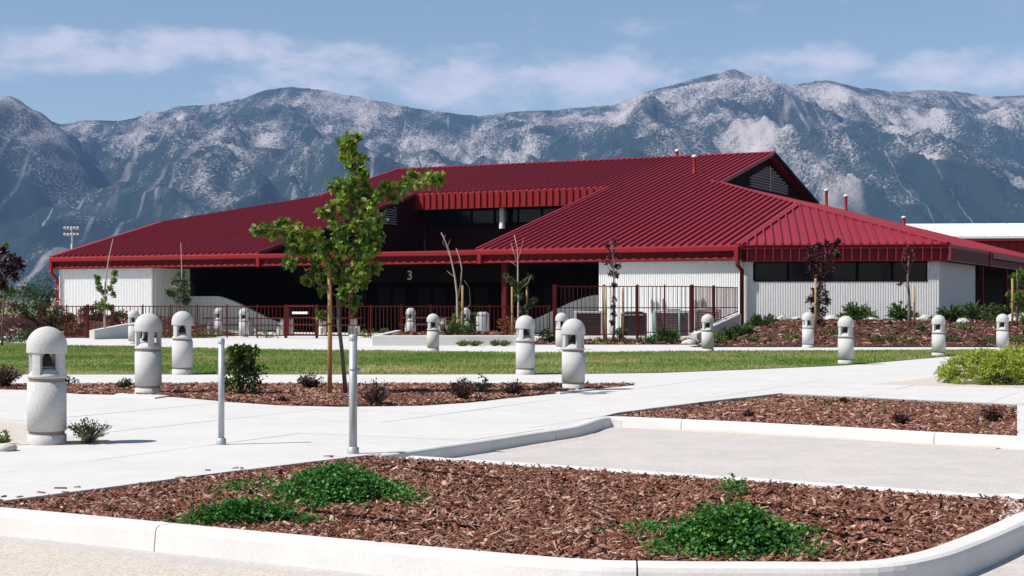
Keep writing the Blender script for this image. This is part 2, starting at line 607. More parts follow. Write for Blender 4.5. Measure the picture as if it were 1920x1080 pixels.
MTN = bpy.data.materials.new('granite_and_pine')
MTN.use_nodes = True
n, l = MTN.node_tree.nodes, MTN.node_tree.links
b = n['Principled BSDF']
b.inputs['Roughness'].default_value = .95
b.inputs['Specular IOR Level'].default_value = .05
tc = n.new('ShaderNodeTexCoord')


def tnoise(scale, detail=6, vec=None, rough=.6, stretch=None):
    t = n.new('ShaderNodeTexNoise')
    t.inputs['Scale'].default_value = scale
    t.inputs['Detail'].default_value = detail
    t.inputs['Roughness'].default_value = rough
    src = tc.outputs['Object']
    if stretch:
        mp = n.new('ShaderNodeMapping')
        mp.inputs['Scale'].default_value = stretch
        l.new(src, mp.inputs[0])
        src = mp.outputs[0]
    l.new(src, t.inputs['Vector'])
    return t.outputs['Fac']


def tmath(op, a, b_=None, clamp=False):
    t = n.new('ShaderNodeMath')
    t.operation = op
    t.use_clamp = clamp
    for i, q in enumerate((a, b_)):
        if q is None:
            continue
        if isinstance(q, (int, float)):
            t.inputs[i].default_value = q
        else:
            l.new(q, t.inputs[i])
    return t.outputs[0]


geo = n.new('ShaderNodeNewGeometry')
sep = n.new('ShaderNodeSeparateXYZ')
l.new(tc.outputs['Object'], sep.inputs[0])
hgt = tmath('DIVIDE', sep.outputs[2], 1000.0)
big = tnoise(.0019, 4)                                    # broad stands of forest
mid = tnoise(.008, 6, stretch=(1.0, .6, .6))
spurs = tnoise(.0065, 5, stretch=(1.5, .30, .30))         # spurs running down the fall line
speck = tnoise(.10, 5, rough=.9)                        # single trees and outcrops


def lines(scale, stretch, width, detail=3):
    """thin pale chutes: where a stretched noise crosses its middle"""
    t = tmath('ABSOLUTE', tmath('SUBTRACT', tnoise(scale, detail, rough=.55, stretch=stretch), .5))
    return tmath('SUBTRACT', 1.0, tmath('DIVIDE', t, width), clamp=True)


chute = tmath('MULTIPLY', lines(.0030, (1.6, .05, .12), .016, 2), tmath('MULTIPLY', tmath('SUBTRACT', mid, .38), 3.0, clamp=True))
rock = tmath('ADD', tmath('MULTIPLY', big, 1.9), tmath('MULTIPLY', mid, 1.0))
rock = tmath('ADD', rock, tmath('MULTIPLY', spurs, 1.3))
rock = tmath('ADD', rock, tmath('MULTIPLY', speck, 2.9))
rock = tmath('ADD', rock, tmath('MULTIPLY', hgt, .55))
mr = n.new('ShaderNodeMapRange')
mr.interpolation_type = 'SMOOTHSTEP'
l.new(rock, mr.inputs['Value'])
mr.inputs['From Min'].default_value = 3.86
mr.inputs['From Max'].default_value = 4.30
mx = n.new('ShaderNodeMix')
mx.data_type = 'RGBA'
l.new(tmath('MAXIMUM', mr.outputs[0], tmath('MULTIPLY', chute, .85)), mx.inputs[0])
forest = n.new('ShaderNodeMix')
forest.data_type = 'RGBA'
l.new(speck, forest.inputs[0])
forest.inputs[6].default_value = (.006, .020, .022, 1)
forest.inputs[7].default_value = (.030, .050, .040, 1)
l.new(forest.outputs[2], mx.inputs[6])
gran = n.new('ShaderNodeMix')
gran.data_type = 'RGBA'
l.new(mid, gran.inputs[0])
gran.inputs[6].default_value = (.28, .25, .245, 1)
gran.inputs[7].default_value = (.56, .51, .50, 1)
l.new(gran.outputs[2], mx.inputs[7])
low = n.new('ShaderNodeMapRange')                          # dry meadow on the fans at the foot
l.new(sep.outputs[2], low.inputs['Value'])
low.inputs['From Min'].default_value = 30
low.inputs['From Max'].default_value = 16
mx2 = n.new('ShaderNodeMix')
mx2.data_type = 'RGBA'
l.new(low.outputs[0], mx2.inputs[0])
l.new(mx.outputs[2], mx2.inputs[6])
mx2.inputs[7].default_value = (.17, .19, .10, 1)
l.new(mx2.outputs[2], b.inputs['Base Color'])
bp = n.new('ShaderNodeBump')
bp.inputs['Strength'].default_value = .9
bp.inputs['Distance'].default_value = 20.0
l.new(tnoise(.04, 6, rough=.7), bp.inputs['Height'])
l.new(bp.outputs[0], b.inputs['Normal'])
tag(np_mesh('mountain_range', np.stack([X, Y, Z], -1).reshape(-1, 3), F, MTN, smooth=True), kind='structure')

# far trees and a ball-field lamp in the gap left of the building
def blob_tree(name, label, base, h, w, m, group=None, n_=500, leaf=.5):
    o = empty(name, base, label=label, cat='tree', group=group)
    MB().tube([(0, 0, -.2), (.05 * h, 0, h * .3), (0, .02 * h, h * .7)], [.04 * h, .03 * h, .01 * h], 6).build('trunk', BARK, o)
    c = RNG.normal(0, 1, (14, 3)) * np.array([w * .28, w * .28, h * .17]) + np.array([0, 0, h * .6])
    pos = c[RNG.integers(0, 14, n_)] + RNG.normal(0, 1, (n_, 3)) * np.array([w * .13, w * .13, h * .09])
    pos[:, 2] = np.maximum(pos[:, 2], .12 * h)
    np_mesh('crown', *instances(LEAF, LEAF_F, pos, rot_mats(n_, 1.0), leaf * (.6 + RNG.random(n_) * .8)), m, o)
    return o


def place_pole():
    o = empty('sports_light', (at(135, 470, 250).x, 250, -.3), label='tall white sports field light pole behind the red roofed building', cat='light pole')
    zt = at(135, 426, 250).z + .3
    MB().tube([(0, 0, 0), (0, 0, zt)], [.26, .17], 10).build('pole', ACTOP, o)
    for z in (zt - .35, zt - 1.35):
        cb = MB().box(-1.15, 1.15, -.06, .06, z - .07, z + .07).build('cross_arm', ACTOP, o)
    for z in (zt, zt - 1.05):
        for i in range(5):
            x = -1.05 + i * .525
            MB().lathe([(.05, .0), (.11, .02), (.22, .26), (.20, .28), (0.0, .24)], 12).build('floodlight', ACTOP, o, (x, -.22, z - .18)).rotation_euler = (R(70), 0, 0)


place_pole()
for (px, Yd, h, w, lab) in [(42, 420, 9, 9, 'dark round tree standing alone in the valley meadow'),
                            (85, 360, 6, 9, 'low dark tree in the valley beside the building corner'),
                            (88, 700, 15, 9, 'tall slim far tree standing in the pale valley field'),
                            (22, 800, 9, 14, 'broad hazy far tree on the pale valley field')]:
    blob_tree('valley_tree', lab, ((px - 960) / FPX * Yd, Yd, -.3), h, w, LEAFD, 'far trees in the valley', 420, .9)

# ------------------------------------------------------------------ site ground: asphalt, walks, lawn, beds
E1 = Vector((.4435, .8963))                 # the site grid runs with the building
E2 = Vector((.8963, -.4435))


def G(*pp, z=0.0):
    return [g(a, b_, z) for a, b_ in pp]


def ccw(poly):
    a = sum(poly[i][0] * poly[(i + 1) % len(poly)][1] - poly[(i + 1) % len(poly)][0] * poly[i][1] for i in range(len(poly)))
    return list(poly) if a > 0 else list(poly)[::-1]


mb = MB()
mb.prism(ccw([(-30, -8), (30, -8), (34, 34), (-30, 34)]), -.28, -.15)
tag(mb.build('road', ASPH), kind='structure')

K_LINE = G((703, 851), (800, 837), (900, 823), (1000, 808), (1060, 799), (1090, 792), (1106, 786))
R_TOP = G((1160, 773), (1200, 768), (1330, 752), (1466, 737), (1600, 743), (1750, 750), (1905, 757))
F_LEFT = G((-130, 957), (0, 940), (200, 914), (400, 888), (560, 868), (703, 851))
WALK = F_LEFT + K_LINE[1:] + R_TOP
walk_far = [(9.2, 20.4), (14.5, 19.4), (19, 26), (17, 27.5), (-16, 27.5), (-17.5, 20)]
walk_poly = ccw(WALK + walk_far + [(-10.6, 13.2)])


def clip_half(poly, p, nrm):
    out = []
    for i in range(len(poly)):
        a, b_ = Vector(poly[i]), Vector(poly[(i + 1) % len(poly)])
        da, db = (a - p).dot(nrm), (b_ - p).dot(nrm)
        if da >= 0:
            out.append(tuple(a))
        if (da >= 0) != (db >= 0):
            out.append(tuple(a + (b_ - a) * (da / (da - db))))
    return out


walk = empty('sidewalk', (0, 0, 0), kind='structure')
org = Vector(g(703, 851))
for i in range(-9, 12):
    for j in range(-8, 12):
        s1, s2 = 1.55, 1.83
        p = walk_poly
        gap = .006
        for (pt, nr) in ((org + E2 * (i * s2 + gap), E2), (org + E2 * ((i + 1) * s2 - gap), -E2), (org + E1 * (j * s1 + gap), E1), (org + E1 * ((j + 1) * s1 - gap), -E1)):
            p = clip_half(p, pt, nr)
            if len(p) < 3:
                break
        if len(p) < 3:
            continue
        q = []
        for a in p:
            if not q or (Vector(a) - Vector(q[-1])).length > .004:
                q.append(a)
        ar = abs(sum(q[k][0] * q[(k + 1) % len(q)][1] - q[(k + 1) % len(q)][0] * q[k][1] for k in range(len(q)))) / 2
        if len(q) < 3 or ar < .02:
            continue
        MB().prism(ccw(q), -.14, RNG.normal(0, .0012)).build('slab', CONC, walk)
MB().prism(ccw(walk_poly), -.2, -.012).build('joint_bed', KERB, walk)

# the walks farther off and the apron before the courtyard
far_poly = ccw([(-17, 27.51), (17, 27.51), (19, 26.2), (40, 40), (44, 66), (20, 64), (9.6, 62.9), (-40, 87), (-44, 60), (-30, 40)])
tag(MB().prism(far_poly, -.2, -.002).build('footpath', CONC), kind='structure')


def smooth_bed(name, poly, m, z, th=.03):
    return tag(MB().prism(ccw(poly), z - th, z).build(name, m), kind='structure')


lawn_poly = ccw(G((-200, 640), (0, 644), (120, 648), (240, 650), (420, 655), (690, 658), (930, 661), (1060, 661), (1400, 659), (1880, 657),
                  (1860, 661), (1760, 670), (1586, 685), (1400, 693), (1240, 699), (1100, 701), (800, 702), (360, 702), (0, 702), (-200, 702)))
smooth_bed('lawn', lawn_poly, LAWN, .012)
mid_poly = ccw(G((-200, 724), (0, 724), (250, 722), (600, 722), (900, 722), (1190, 722), (1130, 728), (1050, 737), (960, 746), (880, 755), (790, 761), (640, 763),
                 (520, 760), (420, 753), (330, 745), (240, 741), (150, 739), (50, 731), (-200, 727)))
smooth_bed('planting_bed', mid_poly, SOIL, .008)
jun_poly = ccw(G((1632, 721), (1700, 714), (1766, 706), (1850, 690), (1990, 676), (2080, 690), (2050, 728), (1900, 727), (1780, 724)))
smooth_bed('juniper_bed', jun_poly, SAND, .006)
sand_poly = ccw(G((-160, 790), (10, 792), (50, 797), (62, 812), (130, 818), (205, 826), (150, 832), (60, 834), (-160, 842)))
smooth_bed('sandy_bed', sand_poly, SAND, .006)

# front island and the bed across the drive
F_FRONT = G((-130, 940), (0, 950), (200, 968), (400, 987), (700, 1014), (1060, 1045), (1250, 1051), (1440, 1052), (1615, 1051), (1715, 1035), (1790, 1010), (1852, 985), (1905, 962))
F_NOSE = [(3.42, 10.05), (3.50, 10.45), (3.38, 10.75)]
F_BACK = G((1860, 931), (1640, 915), (1400, 898), (1130, 880), (870, 863), (760, 856), (703, 853))
isl_poly = ccw(F_FRONT + F_NOSE + F_BACK + F_LEFT[::-1][1:])
R_FRONT = G((1905, 817), (1760, 810), (1600, 801), (1400, 791), (1250, 784), (1175, 780), (1128, 779))
rb_poly = ccw(R_TOP + R_FRONT)
smooth_bed('island_bed', isl_poly, SOIL, -.05, .2)
smooth_bed('drive_bed', rb_poly, SOIL, -.05, .2)


def crom(P, k=6):
    """rounded line through the given points"""
    P = [Vector(p) for p in P]
    out = []
    for i in range(len(P) - 1):
        p0, p1, p2, p3 = P[max(0, i - 1)], P[i], P[i + 1], P[min(len(P) - 1, i + 2)]
        for j in range(k):
            t = j / k
            out.append(tuple(.5 * ((2 * p1) + (p2 - p0) * t + (2 * p0 - 5 * p1 + 4 * p2 - p3) * t * t + (3 * p1 - p0 - 3 * p2 + p3) * t ** 3)))
    out.append(tuple(P[-1]))
    return out


def kerb(name, line, side, w=.15, h=.15, z=0.0, seg=3.0, bat=.025, mt=None):
    """kerb along the planted edge `line`; the road lies on `side` (+1: to the left of travel)"""
    root = empty(name, (0, 0, 0), kind='structure')
    P = [Vector(p) for p in line]
    pts = [P[0]]
    for a, b_ in zip(P, P[1:]):                   # even steps
        k = max(1, int((b_ - a).length / .25))
        pts += [a + (b_ - a) * (i / k) for i in range(1, k + 1)]
    nr = []
    for i in range(len(pts)):
        d = (pts[min(i + 1, len(pts) - 1)] - pts[max(i - 1, 0)]).normalized()
        nr.append(Vector((-d.y, d.x)) * side)
    runs, cur, ln = [], [0], 0.0
    for i in range(1, len(pts)):
        ln += (pts[i] - pts[i - 1]).length
        cur.append(i)
        if ln > seg:
            runs.append(cur)
            cur, ln = [i], 0.0
    if len(cur) > 1:
        runs.append(cur)
    prof = [(0, -h - .1), (0, z - .012), (.012, z), (w - .03, z), (w - .008, z - .012), (w, z - .035), (w + bat, -h - .1)]
    for run in runs:
        mbk = MB()
        vs = []
        for k, i in enumerate(run):
            p = pts[i]
            t = (pts[min(i + 1, len(pts) - 1)] - pts[max(i - 1, 0)]).normalized()
            if k == 0:
                p = p + t * .005
            if k == len(run) - 1:
                p = p - t * .005
            vs += [(p.x + nr[i].x * a, p.y + nr[i].y * a, zz) for a, zz in prof]
        m_ = len(prof)
        fs = []
        for k in range(len(run) - 1):
            for q in range(m_ - 1):
                f = (k * m_ + q, (k + 1) * m_ + q, (k + 1) * m_ + q + 1, k * m_ + q + 1)
                fs.append(f if side < 0 else f[::-1])
        fs.append(tuple(range(m_)) if side > 0 else tuple(range(m_ - 1, -1, -1)))
        o_ = (len(run) - 1) * m_
        fs.append(tuple(o_ + q for q in range(m_)) if side < 0 else tuple(o_ + q for q in range(m_ - 1, -1, -1)))
        mbk.add(vs, fs)
        mbk.build('kerb_stone', mt or KERB, root)
    return root


ext = Vector(F_FRONT[0]) - E2 * 7.0
kerb('island_kerb', [tuple(ext)] + crom(F_FRONT + F_NOSE), -1, .16, .16)
kerb('island_kerb', F_BACK[:-1], -1, .13, .13)
tag(MB().prism(ccw(F_BACK[::-1] + [(3.6, 10.6), (30, -1), (34, 10), g(2100, 830)] + R_FRONT + K_LINE[::-1][1:]), -.17, -.118).build('driveway', ASPH), kind='structure')
kerb('drive_kerb', crom(K_LINE[:-2] + G((1092, 790), (1110, 784), (1135, 780.5), (1175, 781))) + R_FRONT[::-1][2:] + [g(2100, 827)], -1, .12, .15)
# concrete pad beyond the drive bed's end
tag(MB().prism(ccw(G((1907, 757), (2300, 775), (2300, 838), (1907, 818))), -.15, -.006).build('concrete_apron', CONC), kind='structure')
# sand blown along the kerbs
def sand_strip(line, off, w, name):
    P = [Vector(p) for p in line]
    vs, fs = [], []
    pts = []
    for a, b_ in zip(P, P[1:]):
        k = max(1, int((b_ - a).length / .09))
        pts += [a + (b_ - a) * (i / k) for i in range(k)]
    for i, p in enumerate(pts):
        d = (pts[min(i + 1, len(pts) - 1)] - pts[max(i - 1, 0)]).normalized()
        nrm = Vector((d.y, -d.x))
        ww = w * (.12 + 1.2 * max(0, float(fbm(np.array(i / 14.), np.array(3.3), 4, 77)) - .33) ** .8)
        for q, (a, zz) in enumerate(((off, .012), (off + ww * .5, .014), (off + ww, .0))):
            vs.append((p.x + nrm.x * a, p.y + nrm.y * a, -.117 + zz * min(1, ww / w)))
    for i in range(len(pts) - 1):
        for q in range(2):
            fs.append((i * 3 + q, (i + 1) * 3 + q, (i + 1) * 3 + q + 1, i * 3 + q + 1))
    return tag(MB().add(vs, [f[::-1] for f in fs]).build(name, SAND), kind='stuff')


sand_strip(R_FRONT[::-1][2:], .15, .34, 'drifted_sand')
sand_strip(K_LINE[2:-1], .15, .26, 'drifted_sand')
sand_front = [Vector(p) for p in [tuple(ext)] + F_FRONT[:9]]
nf_ = Vector((-.4435, -.8963))
tag(MB().prism(ccw([tuple(p + nf_ * (.42 + .05 * math.sin(i * 2.1))) for i, p in enumerate(sand_front)] + [(2.5, 2.0), (-12, 2.0), (-13, 12)]), -.16, -.145).build('sandy_gravel', SAND), kind='structure')

nose = [(a, b_) for a, b_ in G((1878, 936), (1925, 938), (1940, 960), (1905, 968), (1868, 978), (1884, 955), (1872, 945), z=-.02)]
tag(MB().prism(ccw(nose), -.06, -.014).build('drifted_sand', SAND), kind='stuff')

# bark mulch
fl = lambda x, y: -.055
V1, F1 = join([chips(isl_poly, 70000, .066, fl, tilt=.33), chips(isl_poly, 30000, .035, lambda x, y: -.03, tilt=.4)])
tag(np_mesh('bark_mulch', V1, F1, MULCH), kind='stuff')
V1, F1 = chips(rb_poly, 26000, .06, fl)
tag(np_mesh('bark_mulch', V1, F1, MULCH), kind='stuff')
V1, F1 = chips(mid_poly, 36000, .066, lambda x, y: .006)
tag(np_mesh('bark_mulch', V1, F1, MULCH), kind='stuff')
# a few chips kicked out over the walk and along the kerbs
tt = RNG.random(16)
bx_ = np.interp(tt, np.linspace(0, 1, len(F_LEFT)), [p[0] for p in F_LEFT])
by_ = np.interp(tt, np.linspace(0, 1, len(F_LEFT)), [p[1] for p in F_LEFT])
off_ = np.abs(RNG.normal(0, .12, 16))
pos = np.column_stack([bx_ - .9 * off_, by_ + .45 * off_, np.full(16, .004)])
tag(np_mesh('stray_bark', *instances(CHIP, CHIP_F, pos, rot_mats(16, .05), np.column_stack([.05 + RNG.random(16) * .05, np.full(16, .022), np.full(16, .008)])), MULCH), kind='stuff')

# lawn blades
P = scatter(lawn_poly, 150000)
d0 = fbm(P[:, 0] / 2.6, P[:, 1] / 1.4, 3, 61)
keep = RNG.random(len(P)) < np.clip((d0 - .22) * 3.2, .25, 1)
P = P[keep]
nb = len(P)
BL = np.array([[-.5, 0, 0], [.5, 0, 0], [.15, .35, 1]])
hgt_ = .03 + RNG.random(nb) * .03
Vg, Fg = instances(BL, np.array([[0, 1, 2]]), np.column_stack([P, np.full(nb, .01)]), rot_mats(nb, .35), np.column_stack([np.full(nb, .022), hgt_, hgt_]))
tag(np_mesh('grass', Vg, Fg, GRASS), kind='stuff')

# ------------------------------------------------------------------ the red roofed building
BA = math.atan2(.4435, .8963)
BO = Vector((9.27, 63.27, 0))
ZE, PA, PB = 3.72, .25, .275                 # eave level, pitch of the long slopes, pitch of the ends
XL, SP = -36.8, .368                           # left end of the eave, panel width
bld = empty('school_building', BO, -BA, label='long low white block building with a huge red ribbed metal roof', cat='building')


def b2w(x, y, z=0.0):
    return Vector((BO.x + x * .8963 + y * .4435, BO.y - x * .4435 + y * .8963, z))


def hipA(x):
    """top of the front slope at x: hip near the ends, ridge between"""
    t = min(-x, x - XL)
    if t < 16 * SP - 1e-6:
        return 8.756 + t * (15.356 - 8.756) / 6.0
    return 24.8


PCACHE = {}


def seam_panel(parent, x, w, y0, y1l, y1r, pitch, m, name='roof_panel', rib=(.048, .028, .098)):
    """one standing seam sheet hung from x to x-w (or x+w): flat pan and the seam along its first edge"""
    key = (round(w, 3), round(y1l - y0, 3), round(y1r - y0, 3), pitch, m.name, rib)
    if key not in PCACHE:
        q = MB()
        a, b_ = y1l - y0, y1r - y0
        q.add([(0, 0, 0), (w, 0, 0), (w, b_, b_ * pitch), (0, a, a * pitch)], [(0, 1, 2, 3) if w > 0 else (3, 2, 1, 0)])
        q.add([(0, 0, 0), (w, 0, 0), (w, 0, -.05), (0, 0, -.05)], [(3, 2, 1, 0) if w > 0 else (0, 1, 2, 3)])
        if a > .05:
            r0, r1, h = rib
            pr = [(-r0, .001), (-r1, h), (r1, h), (r0, .001)]
            vs = [(px_, 0, pz) for px_, pz in pr] + [(px_, a, a * pitch + pz) for px_, pz in pr]
            q.add(vs, [(0, 4, 5, 1), (1, 5, 6, 2), (2, 6, 7, 3), (0, 1, 2, 3)])
        me = q.build(name, m)
        PCACHE[key] = me.data
        bpy.data.objects.remove(me)
    o = link(name, PCACHE[key], parent)
    o.location = (x, y0, y0 * pitch)
    return o


# front slope
d = MB()
c_ = lambda pts: [(x, y, y * PA - .03) for x, y in pts]
d.poly3(c_([(-24, 0), (-24, 15.2), (-24, 24.8), (-30.8, 24.8), (-30.8, 15.356), (XL, 8.756), (XL, 0)][::-1]), .14)
d.poly3(c_([(0, 0), (0, 8.756), (-6, 15.356), (-6, 24.8), (-12, 24.8), (-12, 15.2), (-12, 0)]), .14)
d.poly3(c_([(-12, 15.2), (-12, 24.8), (-24, 24.8), (-24, 15.2)]), .14)
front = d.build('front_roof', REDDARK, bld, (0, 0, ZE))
for i in range(100):
    x = -i * SP
    notch = 33 <= i < 65
    y0 = 15.2 if notch else 0.0
    eps = 1e-4
    ya, yb = hipA(x - eps), hipA(x - SP + eps)
    seam_panel(front, x, -SP, y0, ya, yb, PA, REDROOF)
# corner slope
CA = math.atan2(2.63, 7.96)
CL = math.hypot(2.63, 7.96)
ca, sa = math.cos(CA), math.sin(CA)
ut, vt = 8.756 * sa, 8.756 * ca              # the corner slope's top point in its own frame
PC = 8.756 * PA / vt
corner = MB().poly3([(0, 0, -.03), (CL, 0, -.03), (ut, vt, vt * PC - .03)], .14).build('corner_roof', REDDARK, bld, (0, 0, ZE), CA)
NC = 24
wC = CL / NC
for i in range(NC):
    f = lambda u: vt * u / ut if u < ut else vt * (CL - u) / (CL - ut)
    seam_panel(corner, i * wC, wC, 0.0, f(i * wC), f((i + 1) * wC), PC, REDROOF)
# end slope facing away to the side, and the slopes that only show as skyline
def endx(y):
    yy = min(y, 49.6 - y)
    if yy < 8.756:
        return 7.96 * (8.756 - yy) / (8.756 - 2.63)
    if yy < 15.356:
        return -6 * (yy - 8.756) / 6.6
    return -6.5


zB = lambda x: ZE + PB * (7.96 - x)
e = MB()
pts = [(7.96, 2.63), (7.96, 46.97), (0, 40.844), (-6, 34.244), (-6.5, 34.244), (-6.5, 15.356), (-6, 15.356), (0, 8.756)]
e.poly3([(x, y, zB(x)) for x, y in pts], .14)
y = 2.8
while y < 46.9:
    x1 = endx(y)
    for dx0 in (0,):
        vs = [(7.96, y - .05, zB(7.96) + .002), (7.96, y - .03, zB(7.96) + .055), (7.96, y + .03, zB(7.96) + .055), (7.96, y + .05, zB(7.96) + .002),
              (x1, y - .05, zB(x1) + .002), (x1, y - .03, zB(x1) + .055), (x1, y + .03, zB(x1) + .055), (x1, y + .05, zB(x1) + .002)]
        e.add(vs, [(1, 0, 4, 5), (2, 1, 5, 6), (3, 2, 6, 7), (0, 1, 2, 3)])
    y += .4
e.build('end_roof', REDROOF, bld)
k = MB()
zA2 = lambda y: ZE + PA * (49.6 - y)
k.poly3([(x, y, zA2(y)) for x, y in [(-6, 24.8), (-6, 34.244), (0, 40.844), (0, 49.6), (XL, 49.6), (XL, 40.844), (-30.8, 34.244), (-30.8, 24.8)][::-1]], .14)
k.poly3([(0, 40.844, zA2(40.844)), (7.96, 46.97, ZE), (0, 49.6, ZE)], .14)
k.build('rear_roof', REDROOF, bld)
k = MB()
zL = lambda x: ZE + PB * (x - XL + 7.96)
k.poly3([(x, y, zL(x)) for x, y in [(XL, 8.756), (-30.8, 15.356), (-30.3, 15.356), (-30.3, 34.244), (-30.8, 34.244), (XL, 40.844)][::-1]], .14)
k.build('far_end_roof', REDROOF, bld)


def cap(name, a, b_, w=.2, h=.07, lift=.045):
    return MB().bar((a[0], a[1], a[2] + lift), (b_[0], b_[1], b_[2] + lift), w, h).build(name, CAPMETAL, bld)


zA = lambda y: ZE + PA * y
cap('ridge_cap', (-5.95, 24.8, zA(24.8)), (-30.85, 24.8, zA(24.8)), .34, .08)
cap('hip_cap', (0, 8.756, zA(8.756)), (-6, 15.356, zA(15.356)), .24)
cap('hip_cap', (0, 0.02, ZE), (0, 8.756, zA(8.756)), .34)
cap('hip_cap', (7.9, 2.66, ZE + .02), (0, 8.756, zA(8.756)), .2)
cap('hip_cap', (XL, 0.02, ZE), (XL, 8.756, zA(8.756)), .30)
cap('hip_cap', (XL, 8.756, zA(8.756)), (-30.8, 15.356, zA(15.356)), .24)
cap('rake_trim', (-30.8, 15.4, zA(15.4)), (-30.8, 24.7, zA(24.7)), .16)
cap('rake_trim', (-5.98, 15.4, zA(15.4)), (-5.98, 24.7, zA(24.7)), .14, .16, -.03)
MB().bar((-5.98, 24.8, zA(24.8)), (-5.98, 34.2, zA2(34.2)), .16, .22).build('rake_trim', BROWN, bld)
cap('rake_trim', (-24.02, .1, zA(.1)), (-24.02, 15.2, zA(15.2)), .12, .16, -.02)
cap('rake_trim', (-12.16, .1, zA(.1)), (-12.16, 15.2, zA(15.2)), .10, .16, -.02)

# gutter and fascia along the front eave
MB().add([(0.02, y, z) for y, z in ((.06, 3.68), (-.10, 3.70), (-.13, 3.67), (-.13, 3.52), (-.10, 3.48), (.06, 3.48))] +
         [(XL - .02, y, z) for y, z in ((.06, 3.68), (-.10, 3.70), (-.13, 3.67), (-.13, 3.52), (-.10, 3.48), (.06, 3.48))],
         [(i, (i + 1) % 6, 6 + (i + 1) % 6, 6 + i) for i in range(6)] + [(5, 4, 3, 2, 1, 0), (6, 7, 8, 9, 10, 11)]).build('gutter', REDTRIM, bld)
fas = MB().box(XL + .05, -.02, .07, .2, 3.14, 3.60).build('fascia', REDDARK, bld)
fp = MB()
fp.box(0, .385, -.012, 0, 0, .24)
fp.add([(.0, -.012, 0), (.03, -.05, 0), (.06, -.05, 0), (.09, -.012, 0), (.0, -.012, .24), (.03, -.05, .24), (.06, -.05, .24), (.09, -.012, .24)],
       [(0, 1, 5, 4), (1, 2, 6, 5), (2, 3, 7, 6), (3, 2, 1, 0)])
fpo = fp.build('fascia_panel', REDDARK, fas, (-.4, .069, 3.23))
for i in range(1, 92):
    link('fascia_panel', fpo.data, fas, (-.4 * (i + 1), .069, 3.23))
tb = MB()
tb.box(XL + .05, -.02, -.03, .09, 3.135, 3.20)
tb.build('fascia_trim', REDTRIM, bld)
tt_ = MB().add([(0, 0, 0), (.2, 0, 0), (.2, .06, 0), (0, .06, 0), (.03, .01, .035), (.17, .01, .035), (.17, .06, .035), (.03, .06, .035)],
               [(4, 5, 6, 7), (0, 1, 5, 4), (1, 2, 6, 5), (3, 0, 4, 7)])
to = tt_.build('trim_tab', REDTRIM, fas, (-.3, -.025, 3.202))
for i in range(1, 91):
    link('trim_tab', to.data, fas, (-.3 - .4 * i, -.025, 3.202))
for x in (-.06, -11.9, -23.8, -36.72):
    MB().bbox(x - .09, x + .09, -.16, -.0, 3.10, 3.50, .015).build('downspout_box', REDTRIM, bld)
MB().tube([(-.02, -.07, 3.12), (-.02, -.06, 2.9), (.10, .12, 2.7), (.10, .12, .35)], .09, 8).build('downspout', REDFENCE, bld)
MB().tube([(XL + .06, -.07, 3.12), (XL + .08, -.06, 2.9), (XL + .30, .12, 2.6), (XL + .30, .12, .1)], .09, 8).build('downspout', REDTRIM, bld)

# corner fascia, with its standing ribs
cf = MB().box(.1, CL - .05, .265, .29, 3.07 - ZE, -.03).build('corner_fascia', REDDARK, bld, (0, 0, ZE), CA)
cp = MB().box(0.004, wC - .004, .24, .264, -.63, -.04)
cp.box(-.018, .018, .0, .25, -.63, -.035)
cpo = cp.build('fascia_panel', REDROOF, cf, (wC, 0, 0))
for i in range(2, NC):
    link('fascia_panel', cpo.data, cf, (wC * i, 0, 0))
MB().box(.1, CL - .02, -.01, .19, -.66, -.635).build('fascia_trim', REDTRIM, cf)
MB().box(.1, CL, -.03, .02, -.015, .012).build('fascia_trim', REDTRIM, cf)
# end fascia
ef = MB().box(7.83, 7.95, 2.70, 12.2, 3.07, 3.69).build('end_fascia', REDDARK, bld)
MB().box(7.955, 7.99, 2.66, 12.2, 3.05, 3.09).build('fascia_trim', CAPMETAL, ef)
MB().box(7.93, 7.99, 2.62, 2.69, 3.09, 3.70).build('corner_trim', CAPMETAL, ef)
MB().bbox(7.80, 8.02, 12.2, 12.5, 3.02, 3.74, .02).build('downspout_box', REDTRIM, bld)
MB().add([(7.83, 12.5, 3.4), (8.1, 12.5, 3.42), (8.1, 12.5, 3.62), (7.83, 12.5, 3.62), (7.83, 46.5, 3.4), (8.1, 46.5, 3.42), (8.1, 46.5, 3.62), (7.83, 46.5, 3.62)],
         [(0, 1, 2, 3), (1, 5, 6, 2), (2, 6, 7, 3), (0, 4, 5, 1), (7, 6, 5, 4)]).build('gutter', CAPMETAL, bld)
MB().box(7.80, 7.9, 12.5, 46.5, 3.05, 3.40).build('end_fascia', REDDARK, bld)
MB().box(7.9, 7.95, 12.5, 46.5, 3.05, 3.10).build('fascia_trim', CAPMETAL, bld)


# walls of fluted white block
def fluted(mbx, a, b_, z0, z1, pitch=.10, depth=.028, thick=.2):
    """face runs a->b in plan with the outside on the right of travel"""
    a, b_ = Vector(a), Vector(b_)
    L = (b_ - a).length
    d_ = (b_ - a) / L
    nrm = Vector((d_.y, -d_.x))
    n_ = max(1, int(L / pitch))
    pr = []
    for i in range(n_):
        s = L * i / n_
        w = L / n_
        for (fr, o_) in ((0, 0), (.12, 1), (.62, 1), (.74, 0)):
            pr.append(a + d_ * (s + w * fr) + nrm * (depth * o_))
    pr.append(b_)
    vs = [(p.x, p.y, z0) for p in pr] + [(p.x, p.y, z1) for p in pr]
    m_ = len(pr)
    fs = [(i, i + 1, m_ + i + 1, m_ + i) for i in range(m_ - 1)]
    mbx.add(vs, fs)
    q = [a, b_, b_ - nrm * thick, a - nrm * thick]
    vs = [(p.x, p.y, z0) for p in q] + [(p.x, p.y, z1) for p in q]
    mbx.add(vs, [(4, 5, 6, 7), (1, 2, 6, 5), (2, 3, 7, 6), (3, 0, 4, 7)])
    return mbx


